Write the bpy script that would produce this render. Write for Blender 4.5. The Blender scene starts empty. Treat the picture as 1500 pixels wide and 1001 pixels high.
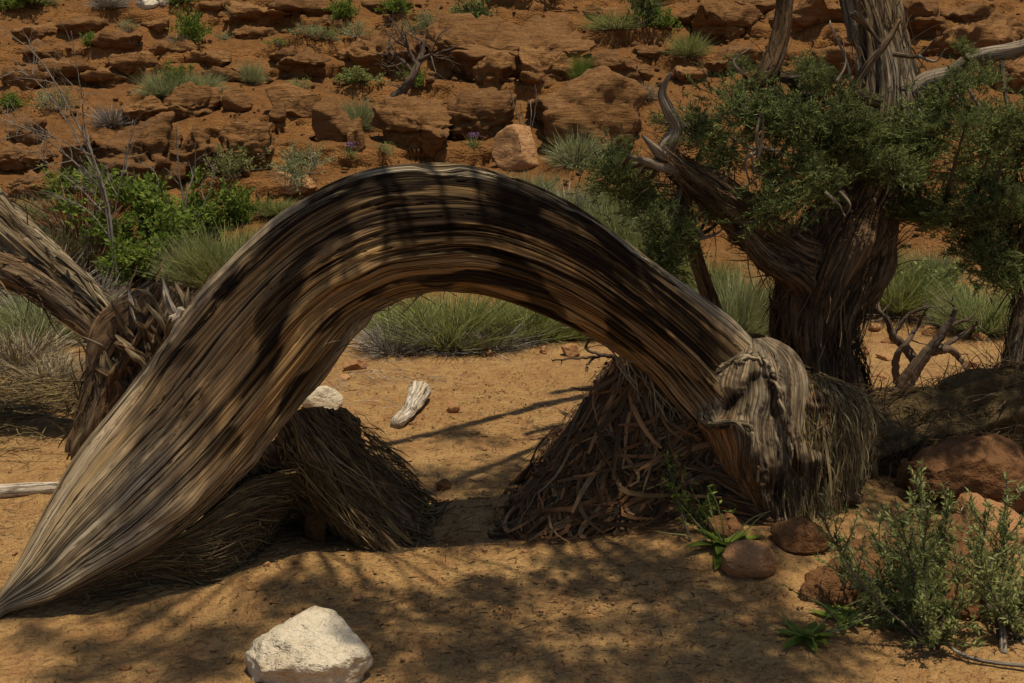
import bpy, bmesh, math
import numpy as np
from mathutils import Vector

S = bpy.context.scene
COL = S.collection
R = math.radians

# ------------------------------------------------------------------ camera, sky, sun, exposure
CAM_Z, PITCH, FPX = 1.5, R(12.0), 1500.0
cam_d = bpy.data.cameras.new('camera'); cam_d.lens = 36.0; cam_d.sensor_width = 36.0
cam_d.clip_start = 0.05; cam_d.clip_end = 500
cam = bpy.data.objects.new('camera', cam_d); COL.objects.link(cam)
cam.location = (0, 0, CAM_Z); cam.rotation_euler = (math.pi/2 - PITCH, 0, 0)
S.camera = cam

SUN = np.array([0.15, -0.17, 0.965]); SUN /= np.linalg.norm(SUN)
world = bpy.data.worlds.new('World'); S.world = world; world.use_nodes = True
wn = world.node_tree.nodes; wn.clear()
sky = wn.new('ShaderNodeTexSky'); sky.sky_type = 'NISHITA'; sky.sun_disc = False
sky.sun_elevation = math.asin(SUN[2]); sky.sun_rotation = math.atan2(SUN[0], SUN[1])
bg = wn.new('ShaderNodeBackground'); bg.inputs['Strength'].default_value = 0.085
wo = wn.new('ShaderNodeOutputWorld')
world.node_tree.links.new(sky.outputs[0], bg.inputs[0]); world.node_tree.links.new(bg.outputs[0], wo.inputs[0])
sun_d = bpy.data.lights.new('sun', 'SUN'); sun_d.energy = 4.6; sun_d.angle = R(0.55); sun_d.color = (1.0, 0.90, 0.72)
sun = bpy.data.objects.new('sun', sun_d); COL.objects.link(sun)
sun.rotation_euler = Vector(SUN).to_track_quat('Z', 'Y').to_euler(); sun.location = (0, 4, 12)
S.view_settings.view_transform = 'Standard'; S.view_settings.look = 'None'
S.view_settings.exposure = -0.08; S.view_settings.gamma = 1.0

# ------------------------------------------------------------------ numpy noise
def _h(i, j, k, s):
    n = (i.astype(np.int64)*374761393 + j.astype(np.int64)*668265263 + k.astype(np.int64)*2147483647 + s*1274126177) & 0xffffffff
    n = ((n ^ (n >> 13)) * 1274126177) & 0xffffffff
    n = ((n ^ (n >> 16)) * 2246822519) & 0xffffffff
    return n ^ (n >> 15)
_G = np.array([(1,1,0),(-1,1,0),(1,-1,0),(-1,-1,0),(1,0,1),(-1,0,1),(1,0,-1),(-1,0,-1),(0,1,1),(0,-1,1),(0,1,-1),(0,-1,-1)], float)
def pn(x, y, z=0.0, s=0):
    x, y, z = np.broadcast_arrays(np.asarray(x, float), np.asarray(y, float), np.asarray(z, float))
    xi, yi, zi = np.floor(x), np.floor(y), np.floor(z)
    fx, fy, fz = x-xi, y-yi, z-zi
    u, v, w = [t*t*t*(t*(t*6-15)+10) for t in (fx, fy, fz)]
    out = 0
    for a in (0, 1):
        for b in (0, 1):
            for c in (0, 1):
                g = _G[_h(xi+a, yi+b, zi+c, s) % 12]
                d = g[..., 0]*(fx-a) + g[..., 1]*(fy-b) + g[..., 2]*(fz-c)
                out = out + d*(u if a else 1-u)*(v if b else 1-v)*(w if c else 1-w)
    return out
def fbm(x, y, z=0.0, o=4, s=0, g=0.5):
    t, a, f = 0, 1.0, 1.0
    for i in range(o):
        t = t + a*pn(np.asarray(x)*f, np.asarray(y)*f, np.asarray(z)*f, s+i*17); a *= g; f *= 2.03
    return t
def sst(a, b, x):
    t = np.clip((x-a)/(b-a), 0, 1); return t*t*(3-2*t)
def lerp(a, b, t): return a + (b-a)*t

# ------------------------------------------------------------------ terrain height
def height(x, y):
    x = np.asarray(x, float); y = np.asarray(y, float)
    y0 = 7.35 + 0.35*pn(x*0.35, 3.1, 0.0, 5) - 0.25*sst(1, 4, x)
    d = y - y0
    s = np.where(d > 0, d*d/(d + 0.9), 0.0)
    k = sst(0.2, 1.6, s)
    z = 0.43*s + 0.22*k*fbm(x*0.42, y*0.42, 0, 3, 11)
    T = 0.34
    q = (z - 0.035*x + 0.16*fbm(x*0.8, y*0.35, 0, 3, 21))/T
    f = q - np.floor(q)
    st = np.floor(q) + 0.30*f + 0.70*sst(0.60, 0.86, f)
    zt = z + (st - q)*T
    m = sst(-0.12, 0.22, fbm(x*0.3 + 4, y*0.45, 0, 2, 31) + 0.12 + 0.2*sst(3.0, 5.5, s))*sst(0.6, 1.7, s)
    z = lerp(z, zt, m)
    # near ground: gentle swales, a low bank against the log's feet and the bark mounds
    flat = 1-sst(0.0, 1.2, s)
    z = z + flat*(0.035*fbm(x*0.7, y*0.7, 0, 3, 41))
    z = z + 0.10*np.exp(-(((x-1.1)/0.75)**2 + ((y-4.05)/0.5)**2)) + 0.05*np.exp(-(((x+1.05)/0.5)**2 + ((y-3.25)/0.28)**2))
    z = z - 0.05*np.exp(-(((x+0.05)/0.55)**2 + ((y-3.62)/0.22)**2))
    return z

CP, SP = math.cos(PITCH), math.sin(PITCH)
def ray(px, py):
    a, b = (px-750.0)/FPX, -(py-500.5)/FPX
    return np.array([a, CP + b*SP, -SP + b*CP])
def W(px, py, Y):
    d = ray(px, py); return np.array([0, 0, CAM_Z]) + d*(Y/d[1])
_TS = np.linspace(1.8, 40, 4000)
def G(px, py):
    d = ray(px, py); P = np.array([0, 0, CAM_Z]) + d*(_TS[:, None]/d[1])
    hit = np.nonzero(P[:, 2] < height(P[:, 0], P[:, 1]))[0]
    p = P[hit[0]] if len(hit) else P[-1]
    return np.array([p[0], p[1], float(height(p[0], p[1]))])
def unproj(P):
    dx, dy, dz = P[..., 0], P[..., 1], P[..., 2]-CAM_Z
    f = dy*CP - dz*SP; u = dy*SP + dz*CP
    return 750+FPX*dx/f, 500.5-FPX*u/f

# ------------------------------------------------------------------ mesh helpers
def np_mesh(name, V, F, uv=None, attrs=None, smooth=True):
    """V (n,3); F (m,3|4) or list of such arrays"""
    Fs = F if isinstance(F, list) else [F]
    Fs = [np.asarray(f) for f in Fs if len(f)]
    me = bpy.data.meshes.new(name)
    V = np.asarray(V, np.float32)
    me.vertices.add(len(V)); me.vertices.foreach_set('co', V.ravel())
    li = np.concatenate([f.ravel() for f in Fs]).astype(np.int32)
    tot = np.concatenate([np.full(len(f), f.shape[1]) for f in Fs]).astype(np.int32)
    start = (np.cumsum(tot) - tot).astype(np.int32)
    me.loops.add(len(li)); me.loops.foreach_set('vertex_index', li)
    me.polygons.add(len(tot)); me.polygons.foreach_set('loop_start', start); me.polygons.foreach_set('loop_total', tot)
    me.polygons.foreach_set('use_smooth', np.full(len(tot), bool(smooth)))
    if uv is not None:
        l = me.uv_layers.new(name='UVMap'); l.data.foreach_set('uv', np.asarray(uv, np.float32)[li].ravel())
    for k, a in (attrs or {}).items():
        at = me.attributes.new(k, 'FLOAT', 'POINT'); at.data.foreach_set('value', np.asarray(a, np.float32).ravel())
    me.update(calc_edges=True); me.validate()
    return me
def link(name, me, mat=None, parent=None, loc=None, rotz=0.0, scale=None):
    o = bpy.data.objects.new(name, me); COL.objects.link(o)
    if mat is not None and me is not None and len(me.materials) == 0: me.materials.append(mat)
    if parent is not None: o.parent = parent
    if loc is not None: o.location = [float(c) for c in loc]
    if rotz: o.rotation_euler[2] = rotz
    if scale is not None: o.scale = (scale,)*3 if np.isscalar(scale) else scale
    return o
def tag(o, label=None, cat=None, group=None, kind=None):
    if label: o['label'] = label
    if cat: o['category'] = cat
    if group: o['group'] = group
    if kind: o['kind'] = kind
    return o
def thing(name, label, cat, loc=(0, 0, 0), group=None):
    return tag(link(name, None, loc=loc), label, cat, group)

class MB:
    def __init__(s): s.V, s.F3, s.F4, s.U, s.n = [], [], [], [], 0
    def add(s, V, F, uv=None):
        V = np.asarray(V, float).reshape(-1, 3)
        for f in (F if isinstance(F, list) else [F]):
            f = np.asarray(f)
            if len(f) == 0: continue
            (s.F3 if f.shape[1] == 3 else s.F4).append(f + s.n)
        s.V.append(V); s.U.append(np.zeros((len(V), 2)) if uv is None else np.asarray(uv).reshape(-1, 2)); s.n += len(V)
    def mesh(s, name, smooth=True):
        F = []
        if s.F4: F.append(np.concatenate(s.F4))
        if s.F3: F.append(np.concatenate(s.F3))
        return np_mesh(name, np.concatenate(s.V), F, np.concatenate(s.U), smooth=smooth)
    def build(s, name, mat, parent=None, smooth=True, loc=None):
        V = np.concatenate(s.V)
        return link(name, s.mesh(name, smooth), mat, parent, loc)

def gridF(n, m):
    i = np.arange(n-1)[:, None]*m + np.arange(m-1)[None, :]
    return np.stack([i, i+1, i+m+1, i+m], -1).reshape(-1, 4)

def spline(P, n):
    """Catmull-Rom resample of the columns of P to n rows"""
    P = np.asarray(P, float); k = len(P)
    if k == 2: return P[0] + (P[1]-P[0])*np.linspace(0, 1, n)[:, None]
    Q = np.vstack([2*P[0]-P[1], P, 2*P[-1]-P[-2]])
    t = np.linspace(0, k-1-1e-9, n); i = t.astype(int); f = (t-i)[:, None]
    a, b, c, d = Q[i], Q[i+1], Q[i+2], Q[i+3]
    return 0.5*((2*b) + (-a+c)*f + (2*a-5*b+4*c-d)*f*f + (-a+3*b-3*c+d)*f**3)
def nrm(v): return v/(np.linalg.norm(v, axis=-1, keepdims=True)+1e-12)

def frames(path, ref=(0, -1, 0)):
    T = nrm(np.gradient(path, axis=0))
    N = np.zeros_like(path); r = np.asarray(ref, float)
    if abs(T[0] @ r) > 0.9: r = np.array([1.0, 0, 0])
    for i in range(len(path)):
        r = r - T[i]*(r @ T[i]); r = r/(np.linalg.norm(r)+1e-9); N[i] = r
    return T, N, np.cross(T, N)
def tube(path, rad, seg=8, disp=None, flat=1.0, cap=True):
    """swept tube; disp(u, ang) -> radial offset as a fraction of radius. returns V, F, UV"""
    path = np.asarray(path, float); n = len(path); rad = np.broadcast_to(np.asarray(rad, float), (n,))
    T, N, B = frames(path)
    a = np.linspace(0, 2*np.pi, seg+1) + math.pi      # seam away from -y
    L = np.concatenate([[0], np.cumsum(np.linalg.norm(np.diff(path, axis=0), axis=1))])
    A, U = np.meshgrid(a, L)
    r = np.repeat(rad[:, None], seg+1, 1)
    if disp is not None: r = r*(1 + disp(U, A))
    V = path[:, None] + N[:, None]*(np.cos(A)*r)[..., None] + B[:, None]*(np.sin(A)*r*flat)[..., None]
    uv = np.stack([U, (A-math.pi)*rad.mean()], -1)
    V = V.reshape(-1, 3); uv = uv.reshape(-1, 2); F = [gridF(n, seg+1)]
    if cap:
        b = len(V); V = np.vstack([V, path[0], path[-1]]); uv = np.vstack([uv, [0, 0], [L[-1], 0]])
        j = np.arange(seg)
        F.append(np.stack([j+1, j, np.full(seg, b)], 1))
        o = (n-1)*(seg+1); F.append(np.stack([o+j, o+j+1, np.full(seg, b+1)], 1))
    return V, F, uv
def barkdisp(amp, fr=5, fu=2.0, s=0, crack=0.0):
    def f(U, A):
        c, d = np.cos(A)*fr, np.sin(A)*fr
        w = 0.8*pn(U*1.5, c*0.3, d*0.3, s+9)
        n = pn(c+w, d+w, U*fu, s) + 0.5*pn(2*c+w, 2*d, U*fu*2, s+3)
        out = amp*n
        if crack: out = out - crack*sst(0.86, 1.0, 1-np.abs(pn(c*1.7+w, d*1.7, U*fu*0.7, s+5))*2)
        return out + 0.5*amp*pn(U*4, c*0.25, d*0.25, s+7)
    return f

def ribbons(B, D, L, w, bend, nseg=3, rng=None, tip=0.15, wig=0.0):
    """n curved strips: base B, direction D, length L, width w, bend vector (n,3)"""
    n = len(B); D = nrm(D)
    side = nrm(np.cross(D, nrm(rng.normal(size=(n, 3)))))
    V = np.zeros((n, nseg+1, 2, 3)); uv = np.zeros((n, nseg+1, 2, 2))
    ph = rng.uniform(0, 6.28, n)
    for k in range(nseg+1):
        t = k/nseg
        c = B + D*(L*t)[:, None] + bend*(L*t*t)[:, None]
        if wig: c = c + side*(wig*L*np.sin(t*5+ph)*t)[:, None]
        ww = (w*(1-(1-tip)*t**1.5)*0.5)[:, None]
        V[:, k, 0] = c - side*ww; V[:, k, 1] = c + side*ww
        uv[:, k, 0, 0] = uv[:, k, 1, 0] = t*L; uv[:, k, 1, 1] = w
    base = np.arange(n)[:, None]*(2*(nseg+1)); k = np.arange(nseg)[None]*2
    F = np.stack([base+k, base+k+1, base+k+3, base+k+2], -1).reshape(-1, 4)
    return V.reshape(-1, 3), F, uv.reshape(-1, 2)
def leaves(P, D, Nn, L, w, rng, fold=0.18):
    """pointed leaf of 4 tris folded at the midrib, at P along D with normal Nn"""
    n = len(P); D = nrm(D); Sd = nrm(np.cross(D, Nn)); Nn = np.cross(Sd, D)
    L = L[:, None]; w = w[:, None]
    base = P; tip = P + D*L - Nn*L*0.12; mid = P + D*L*0.45
    l = mid - Sd*w*0.5 + Nn*w*fold; r = mid + Sd*w*0.5 + Nn*w*fold
    V = np.stack([base, r, tip, l, mid], 1).reshape(-1, 3)
    b = np.arange(n)[:, None]*5
    F = np.concatenate([b+np.array([[0, 1, 4]]), b+np.array([[1, 2, 4]]), b+np.array([[2, 3, 4]]), b+np.array([[3, 0, 4]])])
    return V, F
def rdir(rng, n, up0=-1.0, up1=1.0):
    z = rng.uniform(up0, up1, n); a = rng.uniform(0, 2*np.pi, n); r = np.sqrt(np.maximum(0, 1-z*z))
    return np.stack([r*np.cos(a), r*np.sin(a), z], 1)

def limb(rng, p, d, L, r, nseg=7, wig=0.12, up=0.0, r1=0.25):
    """a crooked limb path"""
    pts = [np.asarray(p, float)]; d = nrm(np.asarray(d, float)); h = L/nseg
    for i in range(nseg):
        d = nrm(d + rng.normal(size=3)*wig + np.array([0, 0, up])); pts.append(pts[-1]+d*h)
    pts = np.array(pts); return pts, r*np.linspace(1, r1, len(pts))
def twigs(mb, rng, p, d, L, r, depth, seg=5, wig=0.14, kids=(2, 4), up=0.0, ang=0.7, fall=0.6, r1=0.3, ends=None):
    path, rad = limb(rng, p, d, L, r, 6, wig, up, r1)
    mb.add(*tube(path, rad, seg))
    if ends is not None: ends.append((path, rad, depth))
    if depth > 0:
        for c in range(rng.integers(kids[0], kids[1]+1)):
            i = rng.integers(2, len(path)); t = nrm(path[min(i, len(path)-1)]-path[i-1])
            dd = nrm(t + rng.normal(size=3)*ang)
            twigs(mb, rng, path[i]-t*rad[i]*0.2, dd, L*fall*rng.uniform(0.7, 1.2), rad[i]*0.75, depth-1, max(3, seg-1), wig, kids, up, ang, fall, r1, ends)

# ------------------------------------------------------------------ material helpers
class Mat:
    def __init__(s, name, rough=0.9, spec=0.2):
        s.m = bpy.data.materials.new(name); s.m.use_nodes = True; s.t = s.m.node_tree
        s.b = s.t.nodes['Principled BSDF']; s.b.inputs['Roughness'].default_value = rough
        s.b.inputs['Specular IOR Level'].default_value = spec
        s.out = [n for n in s.t.nodes if n.type == 'OUTPUT_MATERIAL'][0]
    def set(s, node, key, v):
        i = node.inputs[key]
        if hasattr(v, 'is_output'): s.t.links.new(v, i)
        elif isinstance(v, tuple) and len(v) == 3 and i.type == 'RGBA': i.default_value = (*v, 1)
        else: i.default_value = v
    def node(s, typ, ins=None, **props):
        n = s.t.nodes.new(typ)
        for k, v in props.items(): setattr(n, k, v)
        for k, v in (ins or {}).items(): s.set(n, k, v)
        return n
    def coord(s, what='Object'): return s.node('ShaderNodeTexCoord').outputs[what]
    def pos(s): return s.node('ShaderNodeNewGeometry').outputs['Position']
    def isl(s): return s.node('ShaderNodeNewGeometry').outputs['Random Per Island']
    def attr(s, name): return s.node('ShaderNodeAttribute', attribute_name=name).outputs['Fac']
    def rnd(s): return s.node('ShaderNodeObjectInfo').outputs['Random']
    def mapv(s, v, scale): return s.node('ShaderNodeMapping', {'Vector': v, 'Scale': scale}).outputs[0]
    def noise(s, v, sc, det=4, ro=0.6, dist=0.0): return s.node('ShaderNodeTexNoise', {'Vector': v, 'Scale': sc, 'Detail': det, 'Roughness': ro, 'Distortion': dist}).outputs['Fac']
    def voro(s, v, sc, feat='F1', out='Distance'): return s.node('ShaderNodeTexVoronoi', {'Vector': v, 'Scale': sc}, feature=feat).outputs[out]
    def ramp(s, f, stops):
        n = s.node('ShaderNodeValToRGB', {'Fac': f}); e = n.color_ramp.elements
        while len(e) < len(stops): e.new(0.5)
        for i, (p, c) in enumerate(stops):
            e[i].position = p; e[i].color = (*c, 1) if isinstance(c, tuple) else (c, c, c, 1)
        return n.outputs[0]
    def mix(s, f, a, b, mode='MIX'):
        n = s.node('ShaderNodeMix', data_type='RGBA', blend_type=mode)
        for i, v in ((0, f), (6, a), (7, b)):
            k = n.inputs[i]
            if hasattr(v, 'is_output'): s.t.links.new(v, k)
            else: k.default_value = (*v, 1) if isinstance(v, tuple) else v
        return n.outputs[2]
    def math(s, op, a, b=0.0):
        n = s.node('ShaderNodeMath', operation=op); s.set(n, 0, a); s.set(n, 1, b); return n.outputs[0]
    def col(s, c): s.set(s.b, 'Base Color', c); return s
    def bump(s, h, st=0.5, dist=0.01, prev=None):
        n = s.node('ShaderNodeBump', {'Height': h, 'Strength': st, 'Distance': dist})
        if prev is not None: s.t.links.new(prev, n.inputs['Normal'])
        s.t.links.new(n.outputs[0], s.b.inputs['Normal']); return n.outputs[0]

def ground_mat():
    M = Mat('sand_and_red_earth', 0.95, 0.1); p = M.pos()
    xyz = M.node('ShaderNodeSeparateXYZ', {0: p})
    n1 = M.noise(p, 1.3, 5); n2 = M.noise(p, 9, 5); n3 = M.noise(p, 70, 3, 0.7); n4 = M.noise(p, 26, 4, 0.7)
    sand = M.mix(M.ramp(n1, [(0.35, 0.0), (0.68, 1.0)]), (0.40, 0.242, 0.094), (0.345, 0.192, 0.070))
    sand = M.mix(M.ramp(n2, [(0.42, 0.0), (0.68, 0.9)]), sand, (0.27, 0.135, 0.052))
    spk = M.ramp(M.voro(p, 55), [(0.12, 1.0), (0.30, 0.0)])
    sand = M.mix(M.math('MULTIPLY', spk, M.ramp(n4, [(0.42, 0.0), (0.58, 0.85)])), sand, (0.13, 0.062, 0.028))
    sand = M.mix(M.ramp(n3, [(0.62, 0.0), (0.75, 0.6)]), sand, (0.54, 0.37, 0.21))
    red = M.mix(M.ramp(n2, [(0.35, 0.0), (0.7, 1.0)]), (0.210, 0.097, 0.029), (0.140, 0.061, 0.018))
    red = M.mix(M.ramp(n4, [(0.55, 0.0), (0.72, 0.7)]), red, (0.115, 0.046, 0.018))
    red = M.mix(M.ramp(n3, [(0.63, 0.0), (0.75, 0.5)]), red, (0.42, 0.21, 0.095))
    f = M.math('ADD', xyz.outputs[1], M.math('MULTIPLY', n1, 3.2))
    f = M.node('ShaderNodeMapRange', {0: f, 1: 8.4, 2: 10.4}).outputs[0]
    c = M.mix(f, sand, red)
    nz = M.node('ShaderNodeSeparateXYZ', {0: M.node('ShaderNodeNewGeometry').outputs['Normal']}).outputs[2]
    rockf = M.node('ShaderNodeMapRange', {0: M.math('ADD', nz, M.math('MULTIPLY', n2, 0.25)), 1: 0.94, 2: 0.80}).outputs[0]
    rk = M.mix(M.ramp(M.noise(M.mapv(p, (1, 1, 5)), 3.0, 6, 0.65), [(0.3, 0.0), (0.7, 1.0)]), (0.18, 0.078, 0.024), (0.31, 0.146, 0.045))
    c = M.mix(M.math('MULTIPLY', rockf, f), c, rk)
    M.col(c)
    b = M.bump(n3, 0.7, 0.014); b = M.bump(M.math('ADD', n4, M.math('MULTIPLY', M.voro(p, 38), -0.8)), 0.8, 0.03, b)
    M.bump(M.noise(M.mapv(p, (1, 1, 3)), 7, 6, 0.7), 0.5, 0.05, b)
    return M.m

def rock_mat(name, c1, c2, c3, strat=4.0, dust=None):
    M = Mat(name, 0.92, 0.15); p = M.pos()
    n1 = M.noise(M.mapv(p, (1, 1, strat)), 3.5, 6, 0.65, 0.4); n2 = M.noise(p, 22, 5, 0.7); n3 = M.noise(p, 90, 3, 0.7)
    c = M.mix(M.ramp(n1, [(0.32, 0.0), (0.68, 1.0)]), c1, c2)
    c = M.mix(M.ramp(n2, [(0.50, 0.0), (0.74, 0.85)]), c, c3)
    c = M.mix(M.math('MULTIPLY', M.rnd(), 0.5), c, c3)
    if dust:
        nz = M.node('ShaderNodeSeparateXYZ', {0: M.node('ShaderNodeNewGeometry').outputs['Normal']}).outputs[2]
        c = M.mix(M.node('ShaderNodeMapRange', {0: M.math('ADD', nz, M.math('MULTIPLY', n2, 0.5)), 1: 0.95, 2: 1.25, 4: 0.8}).outputs[0], c, dust)
    M.col(c)
    b = M.bump(n3, 0.5, 0.010); b = M.bump(n2, 0.7, 0.03, b); M.bump(n1, 0.8, 0.09, b)
    return M.m

def wood_mat(name, grey, tan, heart, dark, fu=1.6, fv=70.0, gb=0.012, attrs=False, hv=0.5, line=0.95, lo=0.405, hi=0.46, det=5):
    M = Mat(name, 0.85, 0.1); uv = M.coord('UV')
    w = M.node('ShaderNodeVectorMath', {0: uv, 1: M.node('ShaderNodeVectorMath', {0: M.node('ShaderNodeTexNoise', {'Vector': M.mapv(uv, (1.2, 3, 1)), 'Scale': 2.0}).outputs['Color'], 1: (0.0, 0.022, 0.0)}, operation='MULTIPLY').outputs[0]}, operation='ADD').outputs[0]
    g1 = M.noise(M.mapv(w, (fu, fv, 1)), 1.0, det, 0.62)
    g2 = M.noise(M.mapv(w, (fu*2.5, fv*3.2, 1)), 1.0, 4, 0.6)
    g3 = M.noise(M.mapv(w, (fu*0.6, fv*0.13, 1)), 1.0, 4, 0.6)
    if attrs:
        tone = M.attr('tone'); char_shade = M.attr('char_shade')
    else:
        tone = M.ramp(g3, [(hv-0.12, 0.0), (hv+0.15, 1.0)]); char_shade = M.ramp(M.noise(M.mapv(w, (fu*0.8, fv*0.2, 1)), 1.0, 3), [(0.56, 0.0), (0.72, 0.8)])
    base = M.mix(M.ramp(g3, [(0.35, 0.0), (0.65, 1.0)]), grey, tan)
    base = M.mix(tone, base, M.mix(M.ramp(g1, [(0.35, 0.0), (0.7, 1.0)]), tan, heart))
    base = M.mix(M.ramp(g2, [(0.42, 0.0), (0.60, 0.8)]), base, M.mix(0.5, base, dark))
    brk = M.ramp(M.noise(M.mapv(w, (fu*3.0, fv*0.25, 1)), 1.0, 4, 0.6), [(0.36, 0.25), (0.56, 1.0)])
    base = M.mix(M.math('MULTIPLY', brk, M.ramp(g1, [(lo, line), (hi, 0.0)])), base, dark)
    cs = M.math('MULTIPLY', char_shade, M.ramp(g1, [(0.62, 1.0), (0.72, 0.45)]))
    base = M.mix(cs, base, dark)
    M.col(base)
    b = M.bump(g2, 0.5, gb*0.35); M.bump(M.ramp(g1, [(0.38, 0.0), (0.52, 1.0)]), 0.9, gb, b)
    return M.m

def strip_mat(name, stops, rough=0.9):
    M = Mat(name, rough, 0.15); uv = M.coord('UV')
    c = M.ramp(M.isl(), stops)
    n = M.noise(M.mapv(uv, (14, 500, 1)), 1.0, 3)
    c = M.mix(M.ramp(n, [(0.4, 0.55), (0.6, 0.0)]), c, (0.035, 0.02, 0.01))
    M.col(c); return M.m

def leaf_mat(name, stops, trans=0.35, rv=0.12):
    M = Mat(name, 0.6, 0.12)
    f = M.math('ADD', M.math('MULTIPLY', M.isl(), 1-rv), M.math('MULTIPLY', M.rnd(), rv))
    c = M.ramp(f, stops); M.col(c)
    tr = M.node('ShaderNodeBsdfTranslucent', {'Color': c})
    mx = M.node('ShaderNodeMixShader', {0: trans})
    M.t.links.new(M.b.outputs[0], mx.inputs[1]); M.t.links.new(tr.outputs[0], mx.inputs[2]); M.t.links.new(mx.outputs[0], M.out.inputs[0])
    return M.m

MT = dict(
    ground=ground_mat(),
    red=rock_mat('red_sandstone', (0.190, 0.086, 0.027), (0.310, 0.160, 0.056), (0.090, 0.040, 0.015), 5.0),
    ochre=rock_mat('ochre_sandstone', (0.40, 0.20, 0.080), (0.50, 0.28, 0.125), (0.26, 0.115, 0.044), 2.0),
    pale=rock_mat('pale_limestone', (0.56, 0.46, 0.31), (0.68, 0.60, 0.45), (0.40, 0.29, 0.17), 1.5),
    moss=rock_mat('mossy_rotten_bark', (0.085, 0.055, 0.022), (0.13, 0.088, 0.034), (0.045, 0.028, 0.013), 1.0),
    clod=rock_mat('earth_clods', (0.30, 0.155, 0.062), (0.36, 0.20, 0.085), (0.17, 0.085, 0.036), 1.0),
    brown=rock_mat('brown_boulder', (0.175, 0.080, 0.030), (0.24, 0.118, 0.045), (0.105, 0.046, 0.018), 1.5),
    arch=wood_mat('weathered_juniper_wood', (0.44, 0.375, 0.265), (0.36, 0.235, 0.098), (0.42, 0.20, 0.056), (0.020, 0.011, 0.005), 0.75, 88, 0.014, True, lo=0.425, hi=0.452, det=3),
    burl=wood_mat('silver_twisted_wood', (0.42, 0.345, 0.235), (0.30, 0.20, 0.10), (0.42, 0.155, 0.040), (0.028, 0.017, 0.009), 1.2, 150, 0.010, True, line=0.6),
    bark=wood_mat('shaggy_brown_bark', (0.20, 0.155, 0.10), (0.20, 0.125, 0.062), (0.23, 0.115, 0.048), (0.030, 0.018, 0.010), 3.5, 60, 0.02),
    log=wood_mat('split_dry_wood', (0.35, 0.28, 0.175), (0.27, 0.185, 0.088), (0.17, 0.092, 0.036), (0.040, 0.025, 0.013), 2.2, 60, 0.015, hv=0.6),
    trunkgrey=wood_mat('grey_brown_trunk', (0.26, 0.215, 0.155), (0.22, 0.155, 0.085), (0.19, 0.11, 0.05), (0.022, 0.014, 0.008), 2.0, 75, 0.02),
    dead=wood_mat('bleached_dead_wood', (0.35, 0.29, 0.215), (0.30, 0.225, 0.145), (0.25, 0.165, 0.095), (0.050, 0.034, 0.022), 4, 110, 0.006, hv=0.62),
    twig=wood_mat('dark_dead_twig', (0.17, 0.135, 0.105), (0.15, 0.105, 0.068), (0.17, 0.10, 0.055), (0.04, 0.027, 0.018), 4, 120, 0.004),
    paletwig=wood_mat('grey_dead_twig', (0.33, 0.285, 0.225), (0.28, 0.225, 0.16), (0.25, 0.175, 0.105), (0.10, 0.075, 0.05), 4, 120, 0.003, hv=0.65),
    chip=wood_mat('bone_white_driftwood', (0.66, 0.58, 0.46), (0.58, 0.46, 0.31), (0.45, 0.31, 0.17), (0.12, 0.08, 0.05), 8, 120, 0.006, hv=0.68),
    strip_red=strip_mat('red_brown_bark_strips', [(0.0, (0.08, 0.040, 0.018)), (0.4, (0.19, 0.085, 0.033)), (0.8, (0.32, 0.150, 0.058)), (1.0, (0.42, 0.24, 0.11))]),
    strip_olive=strip_mat('olive_brown_bark_fibre', [(0.0, (0.06, 0.042, 0.018)), (0.4, (0.15, 0.105, 0.042)), (0.8, (0.25, 0.18, 0.072)), (1.0, (0.38, 0.28, 0.13))]),
    strip_dark=strip_mat('dark_bark_fibre', [(0.0, (0.04, 0.026, 0.014)), (0.5, (0.11, 0.068, 0.032)), (0.85, (0.19, 0.115, 0.052)), (1.0, (0.30, 0.20, 0.10))]),
    strip_gold=strip_mat('golden_bark_fibre', [(0.0, (0.10, 0.070, 0.030)), (0.4, (0.23, 0.17, 0.072)), (0.8, (0.38, 0.295, 0.135)), (1.0, (0.52, 0.42, 0.22))]),
    straw=strip_mat('dry_straw', [(0.0, (0.20, 0.14, 0.07)), (0.5, (0.36, 0.28, 0.15)), (1.0, (0.52, 0.45, 0.30))]),
    greystem=strip_mat('grey_dry_stems', [(0.0, (0.16, 0.13, 0.10)), (0.5, (0.32, 0.28, 0.22)), (1.0, (0.55, 0.50, 0.42))]),
    juniper=leaf_mat('juniper_scale_leaves', [(0.0, (0.05, 0.064, 0.020)), (0.5, (0.135, 0.160, 0.050)), (0.85, (0.24, 0.27, 0.085)), (1.0, (0.38, 0.38, 0.14))], 0.42),
    grass=leaf_mat('green_broom_stems', [(0.0, (0.11, 0.12, 0.030)), (0.5, (0.22, 0.24, 0.062)), (0.85, (0.32, 0.32, 0.11)), (1.0, (0.46, 0.42, 0.20))], 0.32),
    sage=leaf_mat('grey_green_sage', [(0.0, (0.12, 0.135, 0.050)), (0.5, (0.25, 0.265, 0.108)), (0.85, (0.37, 0.38, 0.18)), (1.0, (0.50, 0.48, 0.25))], 0.3, 0.25),
    leafy=leaf_mat('fresh_green_leaves', [(0.0, (0.07, 0.105, 0.016)), (0.5, (0.15, 0.205, 0.030)), (0.85, (0.23, 0.29, 0.048)), (1.0, (0.34, 0.38, 0.09))], 0.42),
    bush=leaf_mat('narrow_grey_green_leaves', [(0.0, (0.12, 0.140, 0.040)), (0.5, (0.24, 0.27, 0.085)), (0.85, (0.36, 0.385, 0.145)), (1.0, (0.50, 0.50, 0.25))], 0.42),
    purple=leaf_mat('purple_petals', [(0.0, (0.22, 0.10, 0.30)), (1.0, (0.42, 0.25, 0.5))], 0.3),
)

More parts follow.
